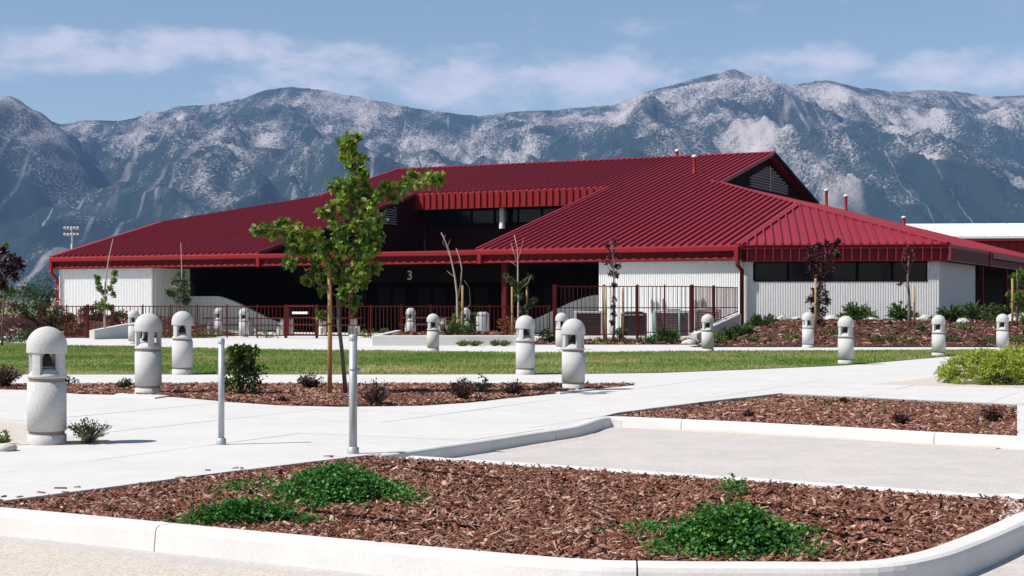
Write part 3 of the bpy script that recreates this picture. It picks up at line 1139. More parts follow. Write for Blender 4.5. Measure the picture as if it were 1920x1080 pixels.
WY = .32
MB().add([(XL + .26, .4, 0), (XL + .26, 49.2, 0), (XL + .26, 49.2, 3.6), (XL + .26, 40.8, 5.75), (XL + .26, 8.8, 5.75), (XL + .26, .4, 3.65)], [(5, 4, 3, 2, 1, 0)]).build('far_end_wall', WHITE, bld)
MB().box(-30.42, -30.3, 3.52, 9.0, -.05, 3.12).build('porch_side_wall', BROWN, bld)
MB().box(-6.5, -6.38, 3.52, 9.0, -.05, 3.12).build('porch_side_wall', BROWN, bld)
fluted(MB(), (XL + .25, WY), (-30.5, WY), -.05, 3.14).build('wall', WHITE, bld)
fluted(MB(), (-6.34, WY), (.09, WY), -.05, 3.14).build('wall', WHITE, bld)
fluted(MB(), (-30.5, WY + .2), (-30.5, 3.3), -.05, 3.14).build('return_wall', WHITE, bld)
fluted(MB(), (-6.34, 3.3), (-6.34, WY + .2), -.05, 3.14).build('return_wall', WHITE, bld)
# corner wall with its window band
cw = empty('corner_wall', (0, 0, 0), CA)
cw.parent = bld
CO = .30
fluted(MB(), (.02, CO), (CL - .35, CO), -.05, 2.25).build('lower_wall', WHITE, cw)
fluted(MB(), (.02, CO), (.62, CO), 2.25, 3.07).build('wall_pier', WHITE, cw)
fluted(MB(), (CL - .83, CO), (CL - .35, CO), 2.25, 3.07).build('wall_pier', WHITE, cw)
wb = MB().box(.62, CL - .83, CO + .10, CO + .2, 2.25, 3.07).build('window_band', BLACK, bld, (0, 0, 0), CA)
MB().box(.62, CL - .83, CO - .045, CO + .10, 2.235, 2.31).build('sill', BROWN, wb)
MB().box(.62, CL - .83, CO - .03, CO + .10, 3.0, 3.065).build('head', BROWN, wb)
wp = (CL - 1.45) / 5
for i in range(5):
    x0 = .62 + wp * i
    MB().box(x0 + .06, x0 + wp - .06, CO + .06, CO + .08, 2.31, 3.0).build('pane', GLASS, wb)
    MB().box(x0 - .05, x0 + .05, CO - .02, CO + .10, 2.31, 3.0).build('mullion', BROWN, wb)
# end wall, then the dark side porch
pc = (CL - .35) * ca - CO * sa, (CL - .35) * sa + CO * ca
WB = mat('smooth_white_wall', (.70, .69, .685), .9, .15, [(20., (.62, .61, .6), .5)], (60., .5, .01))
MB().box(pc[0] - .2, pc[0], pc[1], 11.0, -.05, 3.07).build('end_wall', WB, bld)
MB().box(3.8, 4.0, 11.0, 46, -.05, 3.07).build('side_porch_wall', BROWN, bld)
MB().box(4.0, pc[0] - .2, 10.9, 11.0, -.05, 3.07).build('return_wall', BROWN, bld)
MB().bbox(7.5, 7.7, 12.1, 12.3, -.05, 3.07).build('porch_column', REDDARK, bld)
MB().bbox(7.5, 7.7, 19.1, 19.3, -.05, 3.07).build('porch_column', REDDARK, bld)
# soffit over everything under the eaves
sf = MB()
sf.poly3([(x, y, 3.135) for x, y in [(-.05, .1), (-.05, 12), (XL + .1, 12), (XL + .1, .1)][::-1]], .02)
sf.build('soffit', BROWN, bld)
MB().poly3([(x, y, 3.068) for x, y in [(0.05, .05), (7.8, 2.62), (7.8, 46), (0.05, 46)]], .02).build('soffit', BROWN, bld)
# porch: back wall, glazed doors, columns, header with the building number, wing walls
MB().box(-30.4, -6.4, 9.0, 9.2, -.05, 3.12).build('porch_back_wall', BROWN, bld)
for x in np.arange(-27.5, -8.5, 2.4):
    dr = MB().box(x, x + 1.9, 8.93, 8.99, .05, 2.35).build('porch_door', BLACK, bld)
    MB().box(x + .12, x + .88, 8.90, 8.925, .2, 2.2).build('pane', PGLASS, dr)
    MB().box(x + 1.02, x + 1.78, 8.90, 8.925, .2, 2.2).build('pane', PGLASS, dr)
MB().box(-24.5, -11.5, 4.0, 4.16, 2.35, 3.11).build('porch_header', BROWN, bld)
for px in (660, 947):
    best = min(np.arange(-28, -8, .02), key=lambda x: abs(960 + FPX * b2w(x, .7).x / b2w(x, .7).y - px))
    MB().bbox(best - .12, best + .12, .58, .82, -.05, 3.12, .015).build('porch_column', REDFENCE, bld)
cu = bpy.data.curves.new('number', 'FONT')
cu.body = '3'
cu.size = .62
cu.extrude = .02
cu.align_x = 'CENTER'
to_ = bpy.data.objects.new('number_tmp', cu)
COL.objects.link(to_)
dg = bpy.context.evaluated_depsgraph_get()
nm = bpy.data.meshes.new_from_object(to_.evaluated_get(dg))
bpy.data.objects.remove(to_)
nm.materials.clear()
nm.materials.append(NUMB)
best = min(np.arange(-28, -8, .02), key=lambda x: abs(960 + FPX * b2w(x, 3.97).x / b2w(x, 3.97).y - 768))
no = link('building_number', nm, bld, (best, 3.97, 2.50))
no.rotation_euler = (R(90), 0, 0)


def wing(xa, xb, xc, side):
    """low wing wall under the porch, its top sloping down to the floor"""
    w = MB()
    n_ = 60
    tops = []
    for i in range(n_ + 1):
        x = xa + (xc - xa) * i / n_
        f_ = (x - xb) / (xc - xb)
        z = 1.72 if f_ < 0 else 1.72 - 1.42 * (f_ * f_ * (3 - 2 * f_) * .6 + f_ * .4)
        tops.append((x, z))
    for i in range(n_):
        (x0, z0), (x1, z1) = tops[i], tops[i + 1]
        o_ = .03 if i % 2 else 0
        a, b_ = (x0, z0), (x1, z1)
        if x0 > x1:
            a, b_ = b_, a
        yf = 3.30 - o_
        w.add([(a[0], yf, 0), (b_[0], yf, 0), (b_[0], yf, b_[1]), (a[0], yf, a[1]), (a[0], 3.5, 0), (b_[0], 3.5, 0), (b_[0], 3.5, b_[1]), (a[0], 3.5, a[1])],
              [(0, 1, 2, 3), (3, 2, 6, 7), (0, 3, 7, 4), (1, 5, 6, 2)])
    return w.build('wing_wall', WHITE, bld)


wing(-30.5, -28.8, -24.4, 1)
wing(-6.34, -7.8, -12.0, -1)

# clerestory in the notch of the roof
MB().box(-24, -12, 16.4, 16.6, 3.4, 7.6).build('clerestory_wall', MAROON, bld)
MB().box(-24.1, -11.9, .25, 16.4, 3.38, 3.46).build('flat_roof', BROWN, bld)
for x, s in ((-24.06, 1), (-11.94, -1)):
    MB().add([(x, .2, 3.46), (x, 16.4, 3.46), (x, 16.4, zA(16.4) - .2), (x, .2, 3.62)] + [(x - .1 * s, .2, 3.46), (x - .1 * s, 16.4, 3.46), (x - .1 * s, 16.4, zA(16.4) - .2), (x - .1 * s, .2, 3.62)],
             [(0, 1, 2, 3), (7, 6, 5, 4), (0, 3, 7, 4)]).build('cheek_wall', MAROON, bld)
cwn = MB().box(-23.9, -12.1, 16.30, 16.39, 5.80, 6.75).build('clerestory_window', BLACK, bld)
npn = 8
ww = 11.7 / npn
for i in range(npn):
    x0 = -23.85 + i * ww
    MB().box(x0 + .05, x0 + ww - .05, 16.255, 16.29, 5.86, 6.7).build('pane', GLASS, cwn)
    MB().box(x0 - .05, x0 + .05, 16.20, 16.30, 5.80, 6.75).build('mullion', BROWN, cwn)
MB().box(-23.9, -12.1, 16.18, 16.30, 5.74, 5.80).build('sill', BROWN, cwn)
MB().add([(x, y, z) for z in (6.64, 6.66) for (x, y) in ((-24.2, 15.2), (-11.9, 15.2), (-11.9, 16.4), (-24.2, 16.4))], [(3, 2, 1, 0), (4, 5, 6, 7)]).build('clerestory_soffit', BROWN, bld)
clf = MB().box(-24.25, -11.9, 15.18, 15.28, 6.68, 7.48).build('clerestory_fascia', REDDARK, bld)
qf = MB().box(.03, .385, -.02, 0, 0, .84)
qf.add([(-.03, 0, 0), (-.02, -.10, 0), (.02, -.10, 0), (.03, 0, 0), (-.03, 0, .84), (-.02, -.10, .84), (.02, -.10, .84), (.03, 0, .84)],
       [(0, 1, 5, 4), (1, 2, 6, 5), (2, 3, 7, 6), (3, 2, 1, 0), (4, 5, 6, 7)])
qo = qf.build('fascia_panel', REDTRIM, clf, (-24.2, 15.178, 6.66))
for i in range(1, 31):
    link('fascia_panel', qo.data, clf, (-24.2 + .4 * i, 15.178, 6.66))
MB().box(-24.2, -11.8, 15.12, 15.16, 6.63, 6.67).build('fascia_trim', REDTRIM, clf)
best = min(np.arange(-24, -12, .02), key=lambda x: abs(960 + FPX * b2w(x, 15.7).x / b2w(x, 15.7).y - 941))
MB().lathe([(.17, 5.5), (.17, 6.64)], 20).build('roof_column', WHITE, bld, (best, 15.75, 0))
best = min(np.arange(-24.5, -12, .02), key=lambda x: abs(960 + FPX * b2w(x, 15.7).x / b2w(x, 15.7).y - 762))
MB().lathe([(.17, 5.5), (.17, 6.64)], 20).build('roof_column', MAROON, bld, (best, 15.75, 0))
lv = MB().add([(-24.05, 9.2, 5.7), (-24.05, 13.2, 5.7), (-24.05, 13.2, 6.75), (-24.05, 9.2, 5.82)], [(0, 1, 2, 3)]).build('side_louver', BROWN, bld)
for i in range(8):
    z = 5.74 + i * .13
    ys = max(9.25, 9.2 + (z - 5.75) / .25 + .1)
    MB().bar((-24.02, ys, z), (-24.02, 13.18, z), .09, .03, (.5, 0, 1)).build('louver_slat', LOUV, lv)

# dutch gables at the ridge ends
gw = MB().add([(-6.45, 15.85, 7.60), (-6.45, 33.75, 7.60), (-6.45, 24.8, 9.80), (-6.6, 15.85, 7.60), (-6.6, 33.75, 7.60), (-6.6, 24.8, 9.80)],
              [(0, 1, 2), (3, 5, 4)]).build('gable_wall', BROWN, bld)
MB().add([(-30.35, 15.85, 7.60), (-30.35, 33.75, 7.60), (-30.35, 24.8, 9.80)], [(0, 2, 1)]).build('gable_wall', BROWN, bld)
for i in range(9):
    z = 7.86 + i * .155
    hw = min(3.6, (9.30 - z) / .25 - .15)
    if hw > .15:
        MB().bar((-6.40, 25.4 - hw, z), (-6.40, 25.4 + hw, z), .11, .035, (-.6, 0, 1)).build('louver_slat', LOUV, gw)
MB().box(-6.37, -6.34, 25.35, 25.45, 7.82, 9.25).build('louver_post', LOUV, gw)
# roof vents
for (x, y, zt, h) in [(-8.46, 18.4, zA(18.4), .92), (-12.1, 25.6, zA2(25.6), .62), (-5.1, 33.0, zB(-5.1), .95), (-4.3, 34.6, zB(-4.3), .9), (-1.2, 36.8, zB(-1.2), .45)]:
    vp = MB().lathe([(.13, -.05), (.11, .12), (.095, .14), (.095, h)], 12).build('vent_pipe', REDTRIM, bld, (x, y, zt))
    MB().lathe([(.10, h - .02), (.135, h - .01), (.14, h + .08), (.09, h + .13), (0.001, h + .14)], 12).build('vent_cap', NUMB, vp)
# conduits and boxes on the wall above the condensers
for px, zc0, zc1, w in ((1222, .95, 1.52, .07), (1231, 1.0, 1.46, .07), (1243, 1.0, 1.55, .05), (1302, 1.05, 1.50, .16), (1313, 1.05, 1.50, .16), (1318, 1.4, 1.56, .06)):
    best = min(np.arange(-6.3, 0, .02), key=lambda x: abs(960 + FPX * b2w(x, .25).x / b2w(x, .25).y - px))
    MB().bbox(best - w / 2, best + w / 2, .16, .28, zc0, zc1, .012).build('conduit_box', STEEL, bld)

# the neighbouring building behind
nb_ = empty('rear_building', (38, 140, 0), R(-6), label='low building with white roof and red fascia beyond the red roof', cat='building')
MB().box(0, 40, 2, 20, 0, 7.3).build('wall', REDDARK, nb_)
MB().poly3([(-1, 0, 7.45), (40, 0, 7.45), (40, 12, 9.2), (-1, 12, 9.2)], .2).build('roof', ROOFW, nb_)
for i in range(14):
    MB().bar((.5 + i * 2.1, 0, 7.47), (.5 + i * 2.1, 12, 9.22), .06, .05).build('roof_seam', STEEL, nb_)
MB().box(-1, 40, -.05, .1, 7.0, 7.2).build('fascia_trim', REDTRIM, nb_)
for i in range(40):
    MB().box(i * .8 + .0, i * .8 + .72, 1.9, 1.99, 5.6, 6.95).build('fascia_panel', REDTRIM, nb_)

# ------------------------------------------------------------------ courtyard, berms, low walls
def berm_z(x, y):
    """the mulched bank in front of the corner wall"""
    left = 5.9 + (y - 48.0) * .235
    a = min(max((y - 47.3) / 13.5, 0), 1)
    e_ = min(max((x - left) / 1.6, 0), 1)
    return .02 + .66 * (a * a * (3 - 2 * a)) * e_


def left_berm_z(x, y):
    k = min(max((x + 19.2) / .8, 0), 1)
    a = min(max((y - 50.5) / 10, 0), 1) * (1 - k) + min(max((y - 60.3) / 3.5, 0), 1) * k
    e_ = min(max((-12.2 - x) / 4.0, 0), 1)
    return .01 + .80 * (a * a * (3 - 2 * a)) * (e_ * e_ * (3 - 2 * e_))


def mound(name, x0, x1, y0, y1, f, m, step=.35, mask=None):
    xs, ys = np.arange(x0, x1 + 1e-6, step), np.arange(y0, y1 + 1e-6, step)
    XX, YY = np.meshgrid(xs, ys)
    ZZ = np.array([[f(x, y) for x in xs] for y in ys]) + (fbm(XX / .8, YY / .8, 3, 55) - .5) * .05
    ii = np.arange(XX.size).reshape(XX.shape)
    FF = np.stack([ii[:-1, :-1], ii[:-1, 1:], ii[1:, 1:], ii[1:, :-1]], -1).reshape(-1, 4)
    if mask is not None:
        c = (np.stack([XX, YY], -1).reshape(-1, 2))[FF].mean(1)
        FF = FF[mask(c)]
    return tag(np_mesh(name, np.stack([XX, YY, ZZ], -1).reshape(-1, 3), FF, m, smooth=True), kind='structure')


def berm_mask(c):
    lx = (c[:, 0] - BO.x) * .8963 - (c[:, 1] - BO.y) * .4435
    ly = (c[:, 0] - BO.x) * .4435 + (c[:, 1] - BO.y) * .8963
    infront = (-sa * lx + ca * ly < CO + .05) | (lx > pc[0])
    return infront & (c[:, 0] > 5.6 + (c[:, 1] - 48) * .235) & ~((lx < .1) & (ly > .3))


mound('planted_bank', 5.2, 34, 47.3, 74, berm_z, SOIL, .35, berm_mask)
bank_poly = [(5.9, 47.6), (30, 47.6), (34, 60), (17.6, 62.6), (9.6, 63.2), (9.3, 62.5)]
V1, F1 = chips(bank_poly, 22000, .13, lambda x, y: berm_z(x, y) + .01, True, .3)
tag(np_mesh('bark_mulch', V1, F1, MULCH), kind='stuff')
mound('planted_bank', -28, -11.8, 50.0, 70, left_berm_z, SOIL, .4, lambda c: (c[:, 1] < 77 + (-c[:, 0] - 21) * .49 - 1.0) & ~((c[:, 0] > -18.6) & (c[:, 1] < 60.2)))
V1, F1 = chips([(-27, 50.4), (-18.8, 50.4), (-18.8, 60.4), (-12.4, 60.4), (-12.8, 69), (-27, 69)], 9000, .14, lambda x, y: left_berm_z(x, y) + .01, True, .3)
tag(np_mesh('bark_mulch', V1, F1, MULCH), kind='stuff')
# strip bed between the far walk and the tall fence
strip_poly = ccw([(.62, 50.2), (6.0, 50.2), (7.3, 57.6), (1.0, 57.8)])
smooth_bed('planting_bed', strip_poly, SOIL, .012)
V1, F1 = chips(strip_poly, 5000, .13, lambda x, y: .012, True, .3)
tag(np_mesh('bark_mulch', V1, F1, MULCH), kind='stuff')

# raised planter with a low white wall before the courtyard fence
xa, xb = g(697, 648)[0], g(985, 648)[0]
pl = empty('planter', ((xa + xb) / 2, 49.2, 0), label='low white planter wall holding the shrubs before the courtyard fence', cat='planter')
hw_ = (xb - xa) / 2
MB().bbox(-hw_, hw_, -.12, .12, -.02, .32, .02).build('front_wall', CONC, pl)
MB().bbox(hw_ - .24, hw_, .125, 9.8, -.02, .32, .02).build('side_wall', CONC, pl)
MB().bbox(-hw_, -hw_ + .24, .125, 9.8, -.02, .32, .02).build('side_wall', CONC, pl)
MB().box(-hw_ + .24, hw_ - .24, .12, 9.8, -.02, .26).build('soil', SOIL, pl)
Vp, Fp = chips([(-hw_ + .3, .2), (hw_ - .3, .2), (hw_ - .3, 9.6), (-hw_ + .3, 9.6)], 2600, .12, lambda x, y: .26, True, .3)
tag(np_mesh('bark_mulch', Vp, Fp, MULCH, pl), kind='stuff')

# sloping white cheek wall where the bank meets the condenser yard
ck = MB()
a0, a1 = Vector((6.72, 57.3)), Vector((9.15, 62.6))
dd = (a1 - a0).normalized()
nn_ = Vector((dd.y, -dd.x)) * .13
vs = []
for p, zt in ((a0, .22), (a1, .92)):
    vs += [(p.x - nn_.x, p.y - nn_.y, -.02), (p.x + nn_.x, p.y + nn_.y, -.02), (p.x + nn_.x, p.y + nn_.y, zt), (p.x - nn_.x, p.y - nn_.y, zt)]
ck.add(vs, [(0, 1, 2, 3), (4, 7, 6, 5), (0, 4, 5, 1), (1, 5, 6, 2), (2, 6, 7, 3), (3, 7, 4, 0)])
tag(ck.build('ramp_wall', CONC), 'white sloping concrete wall under the end of the tall iron fence', 'wall')
ck = MB()
a0, a1 = Vector((-15.7, 57.8)), Vector((-14.2, 60.9))
dd = (a1 - a0).normalized()
nn_ = Vector((dd.y, -dd.x)) * .12
vs = []
for p, zt in ((a0, .34), (a1, .72)):
    vs += [(p.x - nn_.x, p.y - nn_.y, -.02), (p.x + nn_.x, p.y + nn_.y, -.02), (p.x + nn_.x, p.y + nn_.y, zt), (p.x - nn_.x, p.y - nn_.y, zt)]
ck.add(vs, [(0, 1, 2, 3), (4, 7, 6, 5), (0, 4, 5, 1), (1, 5, 6, 2), (2, 6, 7, 3), (3, 7, 4, 0)])
tag(ck.build('edging_wall', CONC), 'sloping white edging wall behind the low red fence by the staked young tree', 'wall')


# ------------------------------------------------------------------ fences
PICK = {}


def picket(h, r=.011):
    k_ = (round(h, 2), r)
    if k_ not in PICK:
        o = MB().box(-r, r, -r, r, 0, h).build('picket', REDFENCE)
        PICK[k_] = o.data
        bpy.data.objects.remove(o)
    return PICK[k_]


def fence(root, pts, z0s, top, posts, step, rail=.035, post=.06, extra_top=.05, tall_mid=None, r=.011):
    """pts: plan polyline; z0s: foot level at each point; posts: list of distances or None for every 2.3 m"""
    P = [Vector(p) for p in pts]
    ox = Vector(root.location[:2])
    for (a, b_, za, zb) in zip(P, P[1:], z0s, z0s[1:]):
        L = (b_ - a).length
        ang = math.atan2((b_ - a).y, (b_ - a).x)
        A, B = a - ox, b_ - ox
        MB().bar((A.x, A.y, top - .02), (B.x, B.y, top - .02), rail, rail).build('rail', REDFENCE, root)
        MB().bar((A.x, A.y, za + .10), (B.x, B.y, zb + .10), rail, rail).build('rail', REDFENCE, root)
        if tall_mid:
            MB().bar((A.x, A.y, tall_mid), (B.x, B.y, tall_mid), rail, rail).build('rail', REDFENCE, root)
        k_ = int(L / step)
        for i in range(k_ + 1):
            f_ = (i + .5) / (k_ + 1)
            q = A + (B - A) * f_
            zz = za + (zb - za) * f_ + .10
            link('picket', picket(round(top - .03 - zz, 1), r), root, (q.x, q.y, top - .03 - round(top - .03 - zz, 1)), ang)
    for (q, z0, w) in posts:
        q = Vector(q) - ox
        MB().bbox(q.x - w, q.x + w, q.y - w, q.y + w, z0 - .02, top + extra_top, .008).build('post', REDFENCE, root)


YF = 60.0
fx = lambda px, Y_=YF: (px - 960) / FPX * Y_
f1 = empty('courtyard_fence', (fx(75), YF, 0), label='long low red iron fence between the left planted bank and the courtyard gate'.replace('left ', 'flowering '), cat='fence', group='low red courtyard fences')
pp = [75, 125, 164, 211, 268, 320, 370, 426, 482, 536]
fence(f1, [(fx(pp[0]), YF), (fx(pp[-1]), YF)], [0, 0], 1.25, [((fx(p), YF), 0, .055 if p in (164, 211, 536) else .022) for p in pp], .15)
f2 = empty('courtyard_fence', (fx(594), YF, 0), label='low red iron fence behind the white planter wall, ending at the tall fence', cat='fence', group='low red courtyard fences')
pp = [594, 637, 695, 752, 808, 862, 918, 972, 1030]
fence(f2, [(fx(pp[0]), YF), (fx(pp[-1]), YF)], [0, 0], 1.25, [((fx(p), YF), 0, .05 if p == 594 else .022) for p in pp], .15)
gt = empty('courtyard_gate', (fx(540), YF - .1, 0), label='red iron gate standing ajar in the low courtyard fence, with a pale push bar', cat='gate')
gx1 = fx(596, YF) - fx(540, YF)
MB().bar((0, 0, .1), (0, 0, 1.27), .10, .10, (1, 0, 0)).build('stile', REDFENCE, gt)
MB().bar((gx1, -.5, .1), (gx1, -.5, 1.27), .09, .09, (1, 0, 0)).build('stile', REDFENCE, gt)
for z in (.13, 1.24):
    MB().bar((0.05, -.02, z), (gx1 - .05, -.48, z), .07, .07).build('rail', REDFENCE, gt)
for i in range(1, 9):
    f_ = i / 9
    link('picket', picket(1.1, .011), gt, (gx1 * f_, -.5 * f_, .14))
MB().bar((gx1 * .18, -.14, .98), (gx1 * .72, -.40, .98), .06, .09).build('push_bar', NUMB, gt)

f3 = empty('condenser_fence', (fx(1040, 58), 58, 0), label='tall dark red iron fence around the air conditioning units', cat='fence')
zt_ = 2.0
fence(f3, [(fx(1040, 58), 58), (6.74, 58), (9.15, 62.7)], [0, .22, .92], zt_,
      [((fx(p, 58), 58), 0, w) for p, w in ((1040, .07), (1133, .045), (1195, .05), (1246, .03), (1297, .06))] + [((7.85, 60.2), .5, .05)], .16, tall_mid=1.18)


# ------------------------------------------------------------------ air conditioning units
def condenser(px0, px1, Y_, h, label, casing, coil, cabinet=False):
    x0, x1 = fx(px0, Y_), fx(px1, Y_)
    w = x1 - x0
    o = empty('condenser', ((x0 + x1) / 2, Y_ + .5, 0), label=label, cat='air conditioner', group='air conditioning units behind the tall fence')
    MB().bbox(-w / 2 - .06, w / 2 + .06, -.56, .56, -.01, .08, .02).build('pad', KERB, o)
    MB().box(-w / 2 + .04, w / 2 - .04, -.46, .46, .09, h - .1).build('coil', coil, o)
    for sx in (-1, 1):
        for sy in (-1, 1):
            MB().bbox(sx * (w / 2 - .03) - .035, sx * (w / 2 - .03) + .035, sy * .47 - .035, sy * .47 + .035, .08, h - .08, .008).build('corner_post', casing, o)
    MB().bbox(-w / 2, w / 2, -.5, .5, h - .08, h, .02).build('top_panel', casing, o)
    nsl = 9
    for i in range(nsl):
        z = .14 + i * (h - .32) / (nsl - 1)
        MB().bar((-w / 2 + .05, -.475, z), (w / 2 - .05, -.475, z), .03, .02, (0, -.7, 1)).build('louver_slat', coil if not cabinet else casing, o)
    MB().lathe([(.36, h), (.36, h + .04), (.32, h + .05), (.30, h + .01), (0.001, h + .01)], 20).build('fan_ring', coil, o)
    return o


condenser(1078, 1130, 60.4, 1.05, 'dark condenser unit with a pale top by the low fence end', ACTOP, ACDARK)
condenser(1168, 1213, 60.2, .98, 'black condenser unit behind the purple leaved sapling', ACDARK, ACDARK)
c3 = condenser(1229, 1294, 60.0, 1.07, 'wide grey condenser unit with pale green pipes at its corners', STEEL, mat('grey_coil', (.13, .10, .11), .7, .3))
for sx in (-.72, .24):
    MB().tube([(sx, -.55, .02), (sx, -.55, 1.02), (sx, -.40, 1.06)], .035, 8).build('pipe', GREENP, c3)
condenser(1304, 1352, 61.0, 1.12, 'light grey electrical cabinet beside the sloping ramp wall', STEEL, STEEL, True)


# ------------------------------------------------------------------ picnic tables
def picnic(px, Y_, rz, label):
    o = empty('picnic_table', (fx(px, Y_), Y_, 0), R(rz), label=label, cat='picnic table', group='picnic tables in the courtyard')
    for i in range(4):
        MB().bbox(-1.0, 1.0, -.38 + i * .195, -.38 + i * .195 + .18, .70, .745, .006).build('top_plank', WOOD, o)
    for s in (-1, 1):
        for i in range(2):
            y0 = s * .72 - .14 + i * .145
            MB().bbox(-1.0, 1.0, y0, y0 + .135, .41, .45, .006).build('bench_plank', WOOD, o)
        MB().bbox(s * .72 - .07, s * .72 + .07, -.33, .33, .02, .70, .01).build('leg', TBLEG, o)
        for t_ in (-1, 1):
            MB().bbox(s * .72 - .05, s * .72 + .05, t_ * .72 - .10, t_ * .72 + .10, .02, .41, .01).build('bench_leg', TBLEG, o)
            MB().bar((s * .72, t_ * .33, .36), (s * .72, t_ * .62, .36), .06, .07).build('brace', TBLEG, o)
    return o


picnic(425, 66, 12, 'picnic table with pale legs beside two bollards in the courtyard')
picnic(500, 64.5, -8, 'picnic table standing just before the red gate in the courtyard')
picnic(578, 66.5, 5, 'picnic table seen through the red courtyard gate')
picnic(632, 64.5, 20, 'picnic table beside the red brown porch column')
picnic(800, 67, -10, 'picnic table behind the leafy bare-topped sapling'.replace('bare-topped', 'bare topped'))
bn = empty('litter_bin', (fx(905, 63), 63, 0), label='slim grey litter bin in the courtyard behind the planter', cat='bin')
MB().lathe([(.24, 0), (.26, .05), (.27, .85), (.25, .88)], 18).build('body', STEEL, bn)
MB().lathe([(.28, .86), (.28, .92), (.15, 1.0), (0.001, 1.0)], 18).build('lid', STEEL, bn)


# ------------------------------------------------------------------ bollard lights
def bollard_proto():
    o = empty('bollard_light', (0, 0, 0))
    r_ = .18
    MB().lathe([(r_, 0), (r_ + .001, .012), (r_, .090), (r_ - .017, .094)], 40).build('base', BOLC, o)
    MB().lathe([(r_ - .016, .094), (r_ - .016, .124)], 40).build('lower_groove', BOLG, o)
    sh = [(r_ - .017, .124), (r_, .128), (r_, .588), (r_ - .017, .592)]
    MB().lathe(sh, 40).build('body', BOLC, o)
    MB().lathe([(r_ - .014, .590), (r_ - .014, .625)], 40).build('upper_groove', BOLG, o)
    sh = [(r_ - .017, .623), (r_, .627), (r_, .650), (r_ - .012, .664)]
    sh += [(.155 * math.cos(a), .664 + .062 * math.sin(a)) for a in np.linspace(0.15, 1.5, 8)] + [(.001, .727)]
    MB().lathe(sh, 40).build('shoulder', BOLC, o)
    dm = [(.06, .862), (r_ + .004, .860), (r_ + .007, .872), (r_ + .006, .93)]
    dm += [((r_ + .006) * math.cos(a), .93 + (r_ + .002) * math.sin(a)) for a in np.linspace(.08, 1.5, 14)] + [(.001, 1.113)]
    MB().lathe(dm, 40).build('dome_cap', BOLC, o)
    for k_ in range(4):
        a = k_ * math.pi / 2 + .30
        w = .25
        pr = []
        n_ = 6
        out = [((r_ - .004) * math.cos(a - w + 2 * w * i / n_), (r_ - .004) * math.sin(a - w + 2 * w * i / n_)) for i in range(n_ + 1)]
        inn = [((r_ - .06) * math.cos(a + w - 2 * w * i / n_), (r_ - .06) * math.sin(a + w - 2 * w * i / n_)) for i in range(n_ + 1)]
        MB().prism(out + inn, .63, .863).build('pillar', BOLC, o)
    MB().lathe([(.10, .735), (.085, .745), (.028, .84), (.02, .866)], 24).build('reflector', REFL, o)
    MB().lathe([(.055, .722), (.06, .74), (.05, .78), (.001, .79)], 16).build('lamp_glass', LAMPG, o)
    return o


bp_ = bollard_proto()
bolls = [  # px, base row, height in px, level, label
    (88, 832, 220, 0, 'domed concrete bollard light on sandy soil beside a low grey green shrub'),
    (278, 740, 153, 0, 'domed concrete bollard light at the edge of the mulch bed, facing the bare sidewalk'),
    (342, 702, 119, 0, 'domed concrete bollard light on the lawn edge near the tall leafy bush'),
    (985, 702, 111, 0, 'domed concrete bollard light on the lawn edge near small russet tufts'),
    (1075, 731, 134, 0, 'domed concrete bollard light at the pointed tip of the mulch bed'),
    (812, 659, 71, 0, 'domed concrete bollard light on the far lawn edge before the white planter wall'),
    (1053, 656, 70, 0, 'domed concrete bollard light beside the dark shrub at the planter corner'),
    (1327, 660, 70, 0, 'domed concrete bollard light on the far lawn edge before the sloping ramp wall'),
    (1515, 652, 67, 0, 'domed concrete bollard light beside the stake of the dense purple tree'),
    (1586, 683, 91, 0, 'domed concrete bollard light where the lawn meets the slanting path'),
    (1760, 668, 77, 0, 'domed concrete bollard light near the narrow end of the lawn'),
    (1880, 658, 69, 0, 'domed concrete bollard light beyond the golden green juniper'),
    (251, 645, 64, 0, 'domed concrete bollard light on the pale apron behind another bollard'),
    (410, 629, 52, 0, 'domed concrete bollard light in the courtyard with a picnic table behind it'),
    (457, 632, 54, 0, 'domed concrete bollard light in the courtyard nearer the red gate'),
    (770, 633, 56, 0, 'domed concrete bollard light behind the low red fence under the number 3'),
    (873, 630, 53, 0, 'domed concrete bollard light half hidden behind the leafy sapling'),
]
for i, (px, by, hp, z, lab) in enumerate(bolls):
    o = bp_ if i == 0 else copy_tree(bp_)
    X_, Y_ = g(px, by, z)
    s_ = hp * Y_ / FPX / 1.113
    s_ = min(1.07, max(.94, s_))
    o.location = (X_, Y_, z)
    o.scale = (s_, s_, s_)
    o.rotation_euler = (0, 0, [.95, .15, .65, .75, .2, .6, .75, .3, .7, .05, .0, .0, .4, .3, .5, .2, .1][i])
    tag(o, lab, 'bollard', 'domed concrete bollard lights')

# steel posts at the sidewalk
for (px, by, ty, r_, lab) in ((415, 833, 635, .029, 'thin dark grey steel post standing in the middle of the sidewalk'),
                              (662, 850, 628, .036, 'thicker galvanised steel post at the sidewalk corner by the kerb')):
    X_, Y_ = g(px, by)
    h = (by - ty) * Y_ / FPX
    o = empty('steel_post', (X_, Y_, 0), label=lab, cat='post', group='steel posts on the sidewalk')
    MB().tube([(0, 0, -.05), (0, 0, h - .03)], r_, 16).build('pipe', GALV, o)
    MB().lathe([(r_ + .004, h - .045), (r_ + .004, h - .008), (r_ * .7, h + .006), (.001, h + .008)], 16).build('cap', GALV, o)
    MB().lathe([(r_ + .016, 0), (r_ + .016, .05), (r_ + .004, .058), (r_, .06)], 16).build('collar', GALV, o)
    if px == 662:
        MB().lathe([(r_ + .003, .735), (r_ + .003, .75)], 16).build('band', STEEL, o)
        MB().bar((r_, 0, .745), (r_ + .03, 0, .745), .02, .02).build('bolt', STEEL, o)


